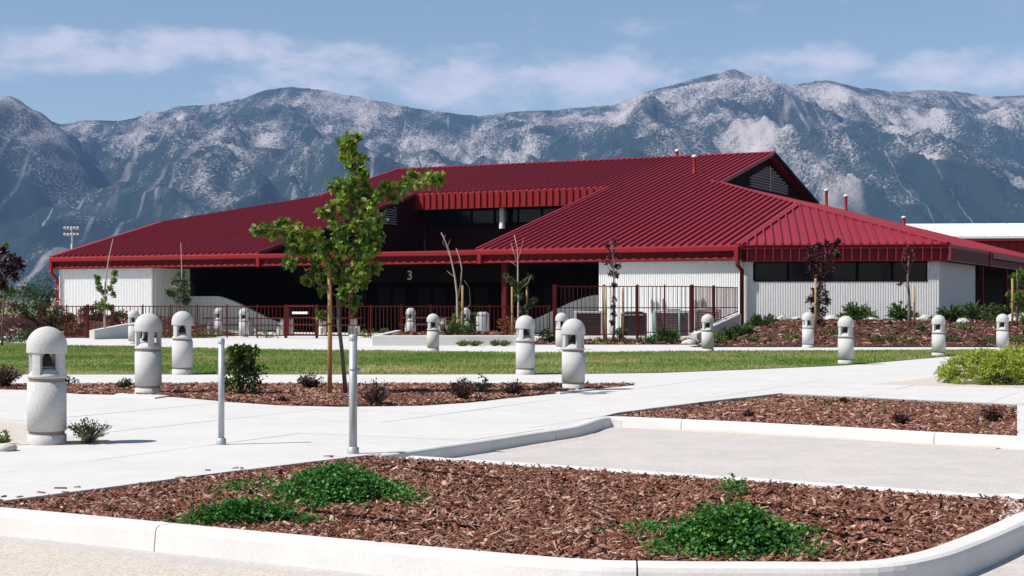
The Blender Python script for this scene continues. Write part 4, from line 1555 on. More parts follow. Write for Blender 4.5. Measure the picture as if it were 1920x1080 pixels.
# ------------------------------------------------------------------ plants
def leaf_cloud(clusters, size, per, tmpl=LEAF, tf=LEAF_F, tilt=.9, flat=1.0, rng=RNG):
    """clusters: list of (centre, radius); leaves thrown round each"""
    pos, sz = [], []
    for c, r_ in clusters:
        k_ = max(3, int(per * rng.uniform(.7, 1.3)))
        q = rng.normal(0, 1, (k_, 3))
        q /= np.linalg.norm(q, axis=1)[:, None]
        q *= (rng.random(k_) ** .55)[:, None] * r_
        q[:, 2] *= flat
        pos.append(q + np.array(c))
        sz.append(size * (.6 + rng.random(k_) * .7))
    pos = np.vstack(pos)
    return instances(tmpl, tf, pos, rot_mats(len(pos), tilt, rng), np.concatenate(sz))


def bush(name, label, base, h, w, m, n_cl=26, per=26, leaf=.05, cat='shrub', group=None, stems=7, top_spikes=0, lean=0.0):
    """leafy shrub: stems spreading from the foot, leaf clumps over an uneven dome"""
    o = empty(name, base, label=label, cat=cat, group=group)
    st = MB()
    cl = []
    for i in range(n_cl):
        a = RNG.random() * 2 * math.pi
        e_ = RNG.random() ** .6
        r_ = w / 2 * e_ * (.75 + RNG.random() * .35)
        z = h * (.12 + .82 * RNG.random() * math.sqrt(max(0, 1 - (e_ * .85) ** 2)))
        cl.append(((r_ * math.cos(a) + lean * z, r_ * math.sin(a), z), h * .13 + w * .05))
    for i in range(top_spikes):
        a = RNG.random() * 2 * math.pi
        r_ = w * .28 * RNG.random()
        for k_ in range(4):
            cl.append(((r_ * math.cos(a) * (1.2 + k_ * .25), r_ * math.sin(a) * (1.2 + k_ * .25), h * (.72 + .15 * k_)), .025 + .018 * (3 - k_)))
    for i in range(stems):
        c = cl[RNG.integers(0, len(cl))][0]
        st.tube([(RNG.normal(0, .02), RNG.normal(0, .02), -.03), (c[0] * .4, c[1] * .4, c[2] * .5), c], [.014, .010, .005], 5)
    st.build('stem', BARK, o)
    np_mesh('foliage', *leaf_cloud(cl, leaf, per), m, o)
    return o


def tuft(name, label, base, h, w, m, n_=46, leaf=.045, cat='shrub', group=None):
    """low twiggy tuft: shoots fanning up from the foot, small leaves along each"""
    o = empty(name, base, label=label, cat=cat, group=group)
    st = MB()
    P_, S_ = [], []
    for i in range(n_):
        a = RNG.random() * 2 * math.pi
        sp_ = RNG.random() ** .7
        tip = Vector((math.cos(a) * sp_ * w / 2, math.sin(a) * sp_ * w / 2, h * (.55 + .45 * RNG.random()) * (1 - .35 * sp_)))
        st.tube([(0, 0, -.02), tip * .5 + Vector((0, 0, h * .06)), tip], [.006, .005, .003], 4, False)
        for k_ in range(9):
            f_ = .25 + .75 * k_ / 8
            P_.append(tip * f_ + Vector(RNG.normal(0, .012, 3)))
            S_.append(leaf * (.6 + .6 * RNG.random()))
    st.build('stem', BARK, o)
    P_ = np.array([tuple(p) for p in P_])
    np_mesh('foliage', *instances(LEAF, LEAF_F, P_, rot_mats(len(P_), .9), np.array(S_)), m, o)
    return o


NEED = np.array([[-.08, 0, 0], [.08, 0, 0], [0, 1, .12]])


def juniper(name, label, base, h, w, m, n_=70, cat='juniper', group=None, droop=.1, leaf=.07, bright=None):
    """spreading juniper: feathery sprays arching out from the middle"""
    o = empty(name, base, label=label, cat=cat, group=group)
    st = MB()
    pos, rot, sz = [], [], []
    for i in range(n_):
        a = RNG.random() * 2 * math.pi
        e_ = RNG.random() ** .5
        L = w / 2 * (.55 + .5 * RNG.random())
        up = h * (1.05 - .75 * e_) * (.75 + .35 * RNG.random())
        d_ = Vector((math.cos(a), math.sin(a), 0))
        pts = []
        for k_ in range(6):
            t = k_ / 5
            pts.append(d_ * (L * t * (.35 + .65 * e_)) + Vector((0, 0, up * math.sin(t * 1.35) - droop * t * t * e_)))
        st.tube(pts, [.016, .013, .011, .009, .006, .003], 4, False)
        for k_ in range(42):
            t = .2 + .8 * RNG.random()
            s_ = t * 5
            i0 = min(4, int(s_))
            p = pts[i0].lerp(pts[i0 + 1], s_ - i0)
            fwd = (pts[i0 + 1] - pts[i0]).normalized()
            dirn = (fwd * .9 + Vector(RNG.normal(0, .45, 3)) + Vector((0, 0, .15))).normalized()
            sd = dirn.cross(Vector(RNG.normal(0, 1, 3))).normalized()
            nn = sd.cross(dirn)
            pos.append(tuple(p))
            rot.append(np.array([[sd.x, dirn.x, nn.x], [sd.y, dirn.y, nn.y], [sd.z, dirn.z, nn.z]]))
            sz.append(leaf * (.6 + .8 * RNG.random()))
    st.build('branch', BARK, o)
    sz = np.array(sz)
    np_mesh('foliage', *instances(NEED, np.array([[0, 1, 2]]), np.array(pos), np.array(rot), np.column_stack([sz * 1.6, sz, sz])), m, o)
    return o


def px_tree(name, label, Y_, base, paths, clumps, m, leaf, per, cat='tree', group=None, bark=BARK, oak=False, depth=.55, tilt=.9):
    """tree from limb paths and leaf clumps measured in photo pixels at its own distance; depth is given at random"""
    bz = base[2]
    o = empty(name, (base[0], base[1], bz), label=label, cat=cat, group=group)
    b0 = Vector((base[0], base[1], bz))
    st = MB()
    mpx = Y_ / FPX
    dz_ = {}

    def P(px, py, dy=0.0):
        p = at(px, py, Y_ + dy)
        return p - b0

    for pth in paths:
        r0, r1, pts, dy = pth
        n_ = len(pts)
        q = [P(a, b_, dy * i / max(1, n_ - 1)) for i, (a, b_) in enumerate(pts)]
        st.tube(q, [r0 + (r1 - r0) * i / max(1, n_ - 1) for i in range(n_)], 7)
    st.build('trunk', bark, o)
    cl = []
    for (px, py, rr) in clumps:
        cl.append((tuple(P(px, py, RNG.normal(0, depth))), rr * mpx * .86))
        if oak:                                   # loose outer sprigs
            for _ in range(1):
                a = RNG.random() * 6.28
                cl.append((tuple(P(px + rr * 1.15 * math.cos(a), py + rr * .95 * math.sin(a), RNG.normal(0, depth))), rr * mpx * .30))
    if cl:
        np_mesh('crown', *leaf_cloud(cl, leaf, per, OAK if oak else LEAF, OAK_F if oak else LEAF_F, tilt), m, o)
    return o


def stake(px, by, ty, Y_, z0, label, r_=.032, lean=0.0):
    X_ = fx(px, Y_)
    h = CH + (HY - ty) / FPX * Y_ - z0
    o = empty('tree_stake', (X_, Y_, z0), label=label, cat='stake', group='lodgepole tree stakes')
    q = MB().tube([(0, 0, -.1), (lean * .5 + .006, 0, h * .5), (lean, 0, h)], [r_, r_ * .97, r_ * .93], 10)
    q.build('pole', STAKE, o)
    MB().tube([(lean * .55 + r_ * 1.15 * math.cos(a), r_ * 1.15 * math.sin(a), h * .52) for a in np.linspace(0, 6.28, 10)], .008, 5).build('tie', BLACK, o)
    return o


# the staked young tree in the middle bed
YT = 22.4
bx0 = fx(648, YT)
px_tree('young_tree', 'young green tree with long side branches, staked in the mulch bed', YT, (bx0, YT, 0.0),
        [(.034, .018, [(648, 741), (645, 700), (640, 650), (635, 605), (634, 560), (640, 515), (650, 470), (655, 420), (660, 375)], 0),
         (.018, .004, [(660, 375), (668, 335), (673, 300), (662, 276), (648, 266)], .1),
         (.015, .004, [(645, 490), (615, 455), (575, 440), (530, 430), (490, 428), (466, 436)], -.5),
         (.014, .004, [(656, 410), (690, 378), (730, 362), (780, 345), (822, 340)], .35),
         (.012, .004, [(655, 430), (690, 415), (722, 402)], -.3),
         (.011, .004, [(658, 390), (635, 358), (622, 343)], .2),
         (.011, .004, [(640, 520), (605, 500), (575, 512), (560, 480)], .3),
         (.011, .004, [(640, 525), (675, 500), (692, 465)], .4),
         (.010, .004, [(636, 560), (612, 540), (585, 525)], -.3),
         (.006, .003, [(636, 620), (618, 600), (600, 592)], -.1)],
        [(655, 266, 12), (645, 276, 13), (662, 290, 15), (675, 302, 17), (668, 322, 19), (680, 330, 14), (640, 344, 20), (626, 348, 13), (660, 360, 24), (640, 378, 22), (672, 382, 24),
         (692, 378, 18), (716, 364, 17), (742, 352, 20), (764, 346, 20), (790, 343, 18), (812, 340, 12), (636, 410, 28), (662, 405, 28), (690, 404, 30), (710, 412, 20),
         (640, 440, 32), (672, 440, 34), (700, 445, 24), (620, 462, 26), (598, 450, 20), (575, 442, 18), (552, 433, 16), (525, 430, 15), (502, 428, 14), (482, 432, 11),
         (650, 475, 34), (682, 478, 26), (622, 492, 28), (595, 488, 20), (570, 470, 14), (545, 458, 12), (648, 512, 32), (676, 505, 24), (616, 520, 20), (590, 520, 15), (655, 540, 24),
         (640, 560, 12), (666, 566, 10), (606, 540, 13), (604, 592, 8), (540, 490, 8), (694, 470, 14)],
        LEAFG, .098, 58, oak=True, depth=.22)
stake(618, 742, 483, 22.3, 0.0, 'tall lodgepole stake tied to the young green tree', .034)

# saplings by the courtyard and along the walls
px_tree('sapling', 'small bright green sapling with a bare whip top before the low fence', 58.4, (fx(197, 58.4), 58.4, 0),
        [(.045, .012, [(197, 638), (196, 600), (196, 560), (199, 520), (203, 490), (208, 465), (212, 448)], 0), (.016, .006, [(197, 560), (185, 540), (182, 520)], .3), (.016, .006, [(198, 550), (212, 530), (216, 512)], -.3)],
        [(184, 522, 7), (186, 540, 8), (196, 548, 8), (206, 540, 8), (212, 526, 8), (216, 512, 6), (196, 562, 8), (190, 570, 6), (213, 552, 7), (200, 576, 8), (188, 580, 6), (208, 578, 6), (183, 532, 6)],
        LEAFY, .11, 90, bark=PALEBARK, group='saplings before the building', depth=.2)
px_tree('sapling', 'dark green bushy sapling at the end of the white porch wall', 63, (fx(338, 63), 63, 0),
        [(.05, .01, [(338, 630), (338, 590), (339, 545), (341, 510), (340, 480), (339, 455)], 0), (.015, .005, [(339, 545), (325, 535)], .3)],
        [(340, 515, 11), (330, 528, 13), (346, 530, 13), (335, 545, 15), (348, 548, 12), (322, 552, 11), (338, 562, 14), (350, 562, 9), (315, 548, 7)],
        LEAFD, .11, 120, bark=PALEBARK, group='saplings before the building', depth=.25)
px_tree('sapling', 'pale bare-stemmed sapling forking high, leafy only at its foot'.replace('bare-stemmed', 'bare stemmed'), 54, (fx(858, 54), 54, .26),
        [(.05, .012, [(858, 626), (858, 590), (857, 550), (853, 520), (848, 495), (842, 470), (834, 450), (827, 436)], 0), (.03, .008, [(858, 560), (864, 530), (866, 505), (862, 485), (855, 465)], .4),
         (.012, .004, [(846, 488), (838, 465), (845, 448)], .3), (.012, .004, [(842, 470), (830, 455), (835, 440)], -.3), (.01, .004, [(860, 600), (882, 570), (880, 540), (870, 525)], -.3), (.01, .004, [(852, 520), (838, 508)], .2)],
        [(862, 580, 9), (856, 592, 11), (868, 600, 12), (850, 606, 13), (882, 604, 8), (872, 615, 13), (856, 618, 13), (845, 620, 10), (890, 590, 6), (862, 572, 6)],
        LEAFY, .10, 90, bark=PALEBARK, group='saplings before the building', depth=.3)
px_tree('sapling', 'pale twiggy sapling with green boughs between two stakes by the porch', 53, (fx(972, 53), 53, .02),
        [(.045, .01, [(973, 642), (972, 600), (972, 560), (971, 520), (971, 490), (970, 465), (964, 440)], 0), (.016, .005, [(972, 545), (955, 528), (948, 514)], .3), (.016, .005, [(972, 545), (990, 530), (996, 516)], -.3),
         (.012, .004, [(970, 492), (962, 470), (958, 455)], .3), (.012, .004, [(970, 490), (978, 465), (982, 445)], -.3), (.01, .004, [(970, 500), (955, 488)], .2)],
        [(949, 516, 6), (955, 524, 7), (962, 530, 8), (972, 536, 9), (984, 530, 8), (994, 520, 6), (968, 545, 8), (975, 556, 7), (1000, 565, 8), (995, 572, 8), (1004, 562, 6), (988, 578, 8), (980, 585, 8), (966, 560, 6)],
        LEAFD, .10, 80, bark=PALEBARK, group='saplings before the building', depth=.25)
stake(960, 640, 538, 52.8, .02, 'stake beside the pale twiggy sapling, set on the bollard path side', .04)
stake(988, 640, 536, 53.2, .02, 'stake beside the pale twiggy sapling, set nearer the tall fence', .04)
stake(867, 628, 535, 53.6, .26, 'short stake beside the pale forking sapling in the planter', .04)
px_tree('purple_sapling', 'thin purple leaved sapling between two leaning stakes before the tall fence', 52, (fx(1150, 52), 52, .01),
        [(.05, .012, [(1150, 646), (1151, 600), (1150, 560), (1151, 520), (1150, 490), (1148, 465), (1144, 450)], 0), (.016, .005, [(1150, 520), (1140, 500), (1138, 480)], .3), (.016, .005, [(1150, 515), (1160, 500), (1163, 490)], -.3), (.012, .004, [(1150, 480), (1158, 462), (1154, 445)], .3)],
        [(1140, 462, 6), (1154, 455, 6), (1146, 475, 8), (1156, 480, 7), (1138, 492, 7), (1150, 498, 8), (1160, 500, 7), (1146, 512, 8), (1157, 515, 6), (1150, 535, 7), (1152, 560, 6), (1150, 575, 7), (1152, 590, 7), (1148, 605, 6)],
        LEAFP, .10, 42, group='purple leaved saplings', depth=.2)
stake(1137, 642, 537, 52.2, .01, 'leaning stake beside the thin purple sapling, nearer the planter', .04, -.08)
stake(1168, 645, 540, 52.0, .01, 'stake beside the thin purple sapling, nearer the grey condenser', .04)
by_ = 57.0
px_tree('purple_tree', 'dense dark purple leaved tree before the long dark window', by_, (fx(1534, by_), by_, berm_z(fx(1534, by_), by_)),
        [(.06, .02, [(1534, 618), (1534, 590), (1535, 560), (1538, 520), (1540, 480)], 0), (.02, .006, [(1536, 540), (1520, 500), (1515, 470)], .4), (.02, .006, [(1538, 530), (1560, 495), (1570, 462)], -.4), (.02, .006, [(1539, 510), (1545, 470), (1555, 455)], .3)],
        [(1520, 470, 9), (1535, 462, 9), (1552, 458, 8), (1565, 458, 7), (1572, 452, 5), (1515, 485, 12), (1535, 482, 15), (1555, 480, 14), (1568, 478, 10), (1522, 502, 13), (1542, 502, 16), (1560, 500, 13),
         (1535, 520, 13), (1552, 518, 11), (1540, 538, 11), (1530, 548, 11), (1546, 552, 11), (1520, 562, 10), (1536, 566, 13), (1550, 566, 9), (1528, 580, 11), (1542, 585, 12), (1534, 600, 10)],
        LEAFP, .10, 150, group='purple leaved saplings', depth=.3)
stake(1529, 634, 522, 54.0, berm_z(fx(1529, 54), 54), 'tall stake standing before the dense purple tree', .042)
px_tree('purple_sapling', 'sparse brown purple sapling at the end of the dark window', 58.5, (fx(1704, 58.5), 58.5, berm_z(fx(1704, 58.5), 58.5)),
        [(.075, .03, [(1705, 620), (1705, 585), (1704, 550), (1702, 520), (1704, 480)], 0), (.016, .005, [(1703, 540), (1690, 528), (1684, 530)], .2), (.014, .005, [(1703, 520), (1712, 485), (1716, 465)], .2), (.014, .005, [(1703, 515), (1690, 490), (1695, 465)], -.2)],
        [(1690, 528, 5), (1686, 534, 4), (1700, 500, 7), (1710, 485, 7), (1696, 480, 6), (1714, 470, 5), (1703, 465, 5)],
        LEAFP, .09, 30, group='purple leaved saplings', depth=.2)
stake(1714, 618, 535, 57.6, berm_z(fx(1714, 57.6), 57.6), 'stake beside the sparse brown purple sapling', .04)
px_tree('sapling', 'green sapling by the shaded side porch, beyond the corner wall', 57, (fx(1906, 57), 57, berm_z(fx(1906, 57), 57)),
        [(.05, .012, [(1906, 618), (1908, 580), (1908, 540), (1906, 505)], 0), (.015, .005, [(1908, 560), (1892, 548)], .3), (.015, .005, [(1908, 550), (1926, 540)], -.3)],
        [(1900, 520, 10), (1914, 512, 10), (1906, 530, 12), (1920, 530, 13), (1895, 550, 8), (1910, 552, 13), (1926, 555, 14), (1900, 570, 9), (1916, 575, 14), (1908, 590, 12), (1930, 585, 13), (1920, 600, 10)],
        LEAFY, .11, 110, group='saplings before the building', depth=.3)
stake(1898, 618, 522, 56.4, berm_z(fx(1898, 56.4), 56.4), 'stake of the green sapling by the side porch', .04)
px_tree('plum_tree', 'purple and green leaved tree leaning in beside the far meadow', 46, (fx(-14, 46), 46, 0),
        [(.07, .02, [(-14, 652), (-12, 610), (-8, 560), (0, 515), (8, 480)], 0), (.02, .006, [(-6, 540), (15, 515), (35, 495)], .3), (.02, .006, [(-6, 540), (-20, 500)], .3)],
        [(5, 470, 10), (20, 485, 12), (32, 490, 11), (38, 500, 8), (8, 495, 15), (24, 505, 13), (-8, 490, 18), (10, 515, 14), (-10, 520, 16), (28, 518, 9), (6, 535, 12), (-12, 545, 14), (-30, 510, 18), (-28, 540, 16)],
        LEAFP, .12, 100, depth=.3)
px_tree('green_sapling', 'loose bright green boughs below the purple and green leaved tree', 47.5, (fx(6, 47.5), 47.5, 0),
        [(.04, .01, [(4, 648), (5, 600), (8, 560), (9, 520), (5, 465)], 0)],
        [(4, 464, 8), (10, 460, 5), (8, 545, 9), (18, 548, 7), (4, 555, 8), (25, 545, 4), (9, 530, 6), (0, 470, 8)], LEAFY, .12, 50, depth=.2)


# shrubs: middle bed
def gz(px, py, z=0.0):
    a, b_ = g(px, py, z)
    return (a, b_, z)


bush('leafy_bush', 'tall dark green bush with upright shoots, behind the thin sidewalk post', gz(452, 742), .58, .66, mat('olive_leaf', (.06, .09, .02), .55, .3, island=[(.025, .045, .01), (.05, .08, .016), (.09, .125, .025), (.13, .16, .035)], trans=.2), 34, 26, .07, top_spikes=13)
tuft('barberry', 'dark russet spiky tuft between the leafy bush and the tree stake', gz(582, 731), .30, .42, LEAFB, 60, .05, group='russet tufts in the mulch beds')
tuft('barberry', 'dark russet tuft at the front edge of the bed beside the tree', gz(704, 761), .36, .42, LEAFB, 60, .05, group='russet tufts in the mulch beds')
tuft('barberry', 'very small brown tuft below the leafy bush', gz(528, 757), .10, .22, LEAFB, 30, .04, group='russet tufts in the mulch beds')
tuft('barberry', 'wide red brown tuft with thin bare shoots beside a grey green shrub', gz(868, 752), .36, .44, LEAFB, 70, .05, group='russet tufts in the mulch beds')
tuft('barberry', 'rounded red brown tuft halfway between the bollard and the wide tuft', gz(962, 743), .24, .36, LEAFB, 55, .045, group='russet tufts in the mulch beds')
tuft('barberry', 'red brown tuft touching the bollard at the tip of the bed', gz(1037, 731), .12, .32, LEAFB, 50, .04, group='russet tufts in the mulch beds')
bush('grey_shrub', 'thin grey green shrub with pale shoots beside the wide red brown tuft', gz(906, 737), .30, .34, mat('grey_green_leaf', (.12, .15, .09), .6, .2, island=[(.07, .10, .06), (.12, .16, .09), (.17, .20, .13)]), 16, 14, .045)
tuft('barberry', 'dark upright tuft beside the bollard at the bare sidewalk', gz(235, 731), .19, .28, LEAFD, 40, .05, group='russet tufts in the mulch beds')
tuft('barberry', 'tiny dark tuft by the concrete pad of the bollard', gz(333, 741), .10, .14, LEAFB, 26, .04, group='russet tufts in the mulch beds')
tuft('barberry', 'large russet tuft at the outer end of the bed by the lawn', gz(8, 728), .42, .62, LEAFB, 110, .05, group='russet tufts in the mulch beds')
bush('grey_shrub', 'small olive shrub hidden behind the bollard on sandy soil', gz(130, 724), .2, .3, LEAFD, 10, 14, .045)
# pad under the second bollard
tag(MB().prism(ccw(G((215, 742), (245, 735), (325, 739), (338, 741), (290, 748))), 0.0, .022).build('bollard_pad', CONC), kind='structure')
tag(MB().prism(ccw(G((1022, 735), (1110, 727), (1118, 731), (1050, 739))), 0.0, .022).build('bollard_pad', CONC), kind='structure')
# sandy corner
tuft('grey_shrub', 'low grey green shrub on sandy soil at the foot of a bollard', gz(165, 831), .27, .46, mat('sage_leaf', (.15, .18, .10), .6, .2, island=[(.09, .13, .06), (.18, .22, .11), (.32, .34, .22), (.06, .10, .04)], trans=.2), 70, .034)
bush('green_weed', 'small bright green weed clump at the edge of the sandy soil', gz(8, 833), .16, .16, LEAFY, 9, 16, .035)
st_ = MB()
tag(MB().lathe([(.001, 0), (.09, .0), (.10, .03), (.07, .06), (.001, .07)], 9).build('rock', ROCK, None, gz(12, 845)), 'small flat grey rock lying on the sidewalk by the weed', 'rock')
# drive bed
tuft('barberry', 'dark red brown tuft by the kerb in the bed across the drive', gz(1690, 797, -.04), .16, .22, LEAFB, 60, .04, group='russet tufts in the mulch beds')
tuft('barberry', 'dark red brown tuft at the end of the bed across the drive', gz(1862, 792, -.04), .20, .26, LEAFB, 60, .04, group='russet tufts in the mulch beds')
tuft('barberry', 'small red tuft near the peak of the bed across the drive', gz(1582, 757, -.04), .09, .14, LEAFB, 30, .04, group='russet tufts in the mulch beds')
tuft('barberry', 'small red tuft near the pointed end of the bed across the drive', gz(1404, 783, -.04), .10, .13, LEAFB, 30, .04, group='russet tufts in the mulch beds')
for px, py, h, lab in ((1660, 778, .20, 'thin yellow green weed beside the dark tuft in the drive bed'), (1832, 800, .26, 'thin green weed beside the tuft ending the drive bed'),
                       (1512, 793, .07, 'tiny green weed by the kerb of the drive bed'), (1555, 762, .13, 'wispy pale weed near the middle of the drive bed'), (1850, 806, .10, 'low green weed patch at the kerb end of the drive bed')):
    bush('green_weed', lab, gz(px, py, -.04), h, h * .7, LEAFY, 6, 8, .025, cat='weed', group='weeds in the drive bed', stems=4)
# golden juniper beyond the drive bed
def golden(label, px, Y_, rx, ry, h):
    o = empty('golden_juniper', (fx(px, Y_), Y_, 0), label=label, cat='juniper', group='golden junipers by the path')
    st, cl = MB(), []
    for i in range(240):
        a = RNG.random() * 2 * math.pi
        e_ = RNG.random() ** .5
        z = h * (.30 + .70 * math.sqrt(max(0, 1 - e_ ** 2.2))) * (.80 + .28 * RNG.random()) - .05
        p = (rx * e_ * math.cos(a), ry * e_ * math.sin(a), z)
        if i % 5 < 2:
            e_ = .72 + .28 * RNG.random()
            p = (rx * e_ * math.cos(a), ry * e_ * math.sin(a), .03 + .45 * h * RNG.random())
        cl.append((p, .085 + .05 * RNG.random()))
        if i % 4 == 0:
            st.tube([(0, 0, 0), (p[0] * .5, p[1] * .5, p[2] * .55), p], [.02, .013, .005], 5, False)
    st.build('branch', BARK, o)
    np_mesh('foliage', *leaf_cloud(cl, .062, 75, np.array([[0, 0, 0], [-.13, .4, .05], [0, 1, .12], [.13, .4, .05]]), LEAF_F, .75, .7), JUNIY, o)


golden('wide bright golden green juniper beside the slanting path', 1856, 25.7, .84, .75, .54)
golden('golden green juniper merging behind the wide one by the path', 1945, 26.6, .85, .8, .62)

# ground cover in the front island
SPR = np.array([[0, 0, 0], [-.35, .5, .12], [0, 1, 0], [.35, .5, .12]])


def cover(name, label, px, py, rx, ry, h, n_, seed, sparse=0):
    """creeping mat: rx, ry half sizes in metres"""
    X_, Y_ = g(px, py, -.03)
    o = empty(name, (X_, Y_, -.03), label=label, cat='ground cover', group='creeping plants in the front island')
    rg = np.random.default_rng(seed)
    k_ = int(n_ / 14)
    a = rg.random(k_) * 2 * np.pi
    e_ = rg.random(k_) ** .8 * (1 + .22 * np.sin(3 * a + seed) + .15 * np.sin(7 * a + 2 * seed) + rg.normal(0, .16, k_))
    c = np.column_stack([np.cos(a) * e_ * rx, np.sin(a) * e_ * ry, h * np.clip(1 - e_ ** 2, .08, 1) * (.35 + rg.random(k_) * .75)])
    pos = np.repeat(c, 14, 0) + rg.normal(0, 1, (k_ * 14, 3)) * np.array([.04, .04, .022])
    pos[:, 2] = np.clip(pos[:, 2], .012, None)
    np_mesh('foliage', *instances(SPR, LEAF_F, pos, rot_mats(len(pos), .6, rg), .020 + rg.random(len(pos)) * .020), COVER, o)
    st = MB()
    for i in range(0, k_, 3):
        st.tube([(c[i][0] * .15, c[i][1] * .15, 0), (c[i][0] * .6, c[i][1] * .6, c[i][2] * .7), tuple(c[i])], [.006, .005, .003], 4, False)
    st.build('stem', BARK, o)
    return o


cover('ground_cover', 'broad deep green creeping plant near the sidewalk corner post', 632, 930, .44, .66, .18, 11500, 1)
cover('ground_cover', 'low creeping strip of green leaves along the front kerb', 455, 980, .42, .18, .11, 3600, 2)
cover('ground_cover', 'broad deep green creeping plant against the front kerb in the curve', 1372, 1028, .40, .40, .20, 9000, 3)
cover('ground_cover', 'thin scattered green runners beside the broad plant near the post', 470, 920, .28, .55, .05, 520, 4)
cover('ground_cover', 'thin green runners with light leaves in the middle of the island', 1215, 1000, .25, .35, .05, 380, 5)
cover('ground_cover', 'small sprig of runners above the plant in the curve', 1375, 930, .14, .30, .10, 300, 6)
cover('ground_cover', 'few loose green sprigs between the two broad plants', 760, 945, .18, .28, .07, 300, 7)
cover('ground_cover', 'few loose green sprigs where the island kerb curves', 1500, 1010, .14, .3, .06, 260, 8)
# drip hoses
for pts, lab in (([(560, 955), (640, 966), (740, 978), (830, 985), (900, 990)], 'black drip hose lying in the bark below the broad plant near the post'),
                 ([(690, 868), (770, 880), (870, 892), (960, 900)], 'black drip hose running along the back of the island'),
                 ([(1330, 935), (1450, 950), (1560, 972), (1680, 978)], 'black drip hose in the bark behind the plant in the curve'),
                 ([(1500, 985), (1560, 1000), (1620, 1012), (1660, 1018)], 'short black drip hose in the island curve')):
    q = [Vector((*g(a, b_, -.01), -.006)) for a, b_ in pts]
    tag(MB().tube(q, .009, 6).build('drip_hose', BLACK), lab, 'hose', 'drip hoses in the island')

# shrubs on the bank by the corner wall
def bank(px, Y_):
    return (fx(px, Y_), Y_, berm_z(fx(px, Y_), Y_))


juniper('juniper', 'spreading green juniper between the ramp wall and the corner wall', bank(1432, 58.5), .55, 1.5, JUNI, 80, group='green junipers on the bank', leaf=.13)
juniper('juniper', 'low green juniper tight beside the sloping ramp wall', bank(1392, 55), .5, 1.2, JUNI, 60, group='green junipers on the bank', leaf=.13)
juniper('juniper', 'wide spreading juniper under the middle of the dark window', bank(1606, 60.5), .75, 1.8, JUNI, 90, group='green junipers on the bank', leaf=.14)
juniper('juniper', 'upright juniper just behind the sparse brown purple sapling', bank(1690, 60.3), .72, 1.5, JUNI, 80, group='green junipers on the bank', leaf=.14)
juniper('juniper', 'dark spreading juniper below the corner of the white wall', bank(1782, 59.5), .7, 1.6, JUNI, 80, group='green junipers on the bank', leaf=.14)
juniper('juniper', 'blue green juniper against the shaded end wall', bank(1828, 60.5), .85, 1.5, JUNI, 70, group='green junipers on the bank', leaf=.14)
bush('dark_shrub', 'round very dark shrub before the shaded side porch', bank(1866, 58), .75, 1.2, LEAFD, 30, 30, .11)
bush('dark_shrub', 'dark low shrub halfway up the bank beside the ramp wall', bank(1362, 52), .45, .9, LEAFD, 24, 26, .10)
bush('yellow_shrub', 'small yellow green shrub behind the bollard before the ramp wall', bank(1348, 50.2), .35, .6, LEAFY, 16, 20, .09)
for i, (px, Y_, h, w, lab) in enumerate(((1415, 50, .24, .9, 'pale low plant at the foot of the bank near the yellow green shrub'), (1480, 51.5, .16, .8, 'flat olive plant on the bank by the tall stake'),
                                          (1642, 50.0, .18, .5, 'small green clump low on the bank beside the slanting path bollard'), (1675, 50.5, .24, .5, 'small green clump low on the bank by the lone stake'),
                                          (1702, 49.6, .26, .7, 'wispy pale clump below the sparse purple sapling'), (1727, 54.5, .22, .5, 'dark green clump higher on the bank by the sapling stake'),
                                          (1786, 49.8, .24, .6, 'round green clump beside the bollard at the narrow lawn end'), (1812, 55.0, .26, .9, 'flat green clump high on the bank before the end wall'),
                                          (1843, 49.8, .26, .9, 'low dark clump just before the golden juniper'), (1568, 53.0, .2, .8, 'shaded olive clump under the purple tree'), (1905, 50, .26, .8, 'low green clump under the sapling by the side porch'))):
    bush('bank_plant', lab, bank(px, Y_), h, w, (LEAFD, LEAFY, JUNI)[i % 3], 12, 18, .08, group='small plants on the bank')
for i, (px, Y_, w, lab) in enumerate(((1466, 61.6, .5, 'white boulder under the corner wall beside a spreading juniper'), (1560, 61.8, .55, 'white boulder at the wall foot beside the purple tree'), (1640, 61.5, .45, 'pale boulder between two junipers under the window'),
                                      (1735, 61.0, .6, 'white boulder under the wall beside the sapling stake'), (1805, 58.0, .5, 'pale flat boulder below the blue green juniper'), (1300, 52.6, .4, 'white rubble stone at the foot of the ramp wall'),
                                      (1292, 50.5, .45, 'lower white rubble stone beside the bollard at the ramp wall'), (1492, 61.7, .4, 'small pale boulder under the wall by the white one'), (1910, 59.5, .9, 'large white boulder by the side porch sapling'))):
    z_ = berm_z(fx(px, Y_), Y_)
    vs, fs = [], []
    rg = np.random.default_rng(90 + i)
    for k_ in range(5):
        t = k_ / 4 * math.pi / 2
        for j in range(10):
            a = j * math.pi / 5
            rr = w * (.5 * math.cos(t) + .02) * (1 + rg.normal(0, .13))
            vs.append((rr * math.cos(a), rr * math.sin(a) * .8, w * .42 * math.sin(t) * (1 + rg.normal(0, .08)) - .03))
    for k_ in range(4):
        for j in range(10):
            fs.append((k_ * 10 + j, k_ * 10 + (j + 1) % 10, (k_ + 1) * 10 + (j + 1) % 10, (k_ + 1) * 10 + j))
    tag(MB().add(vs, fs).build('boulder', ROCK, None, (fx(px, Y_), Y_, z_)), lab, 'boulder', 'pale boulders along the wall')
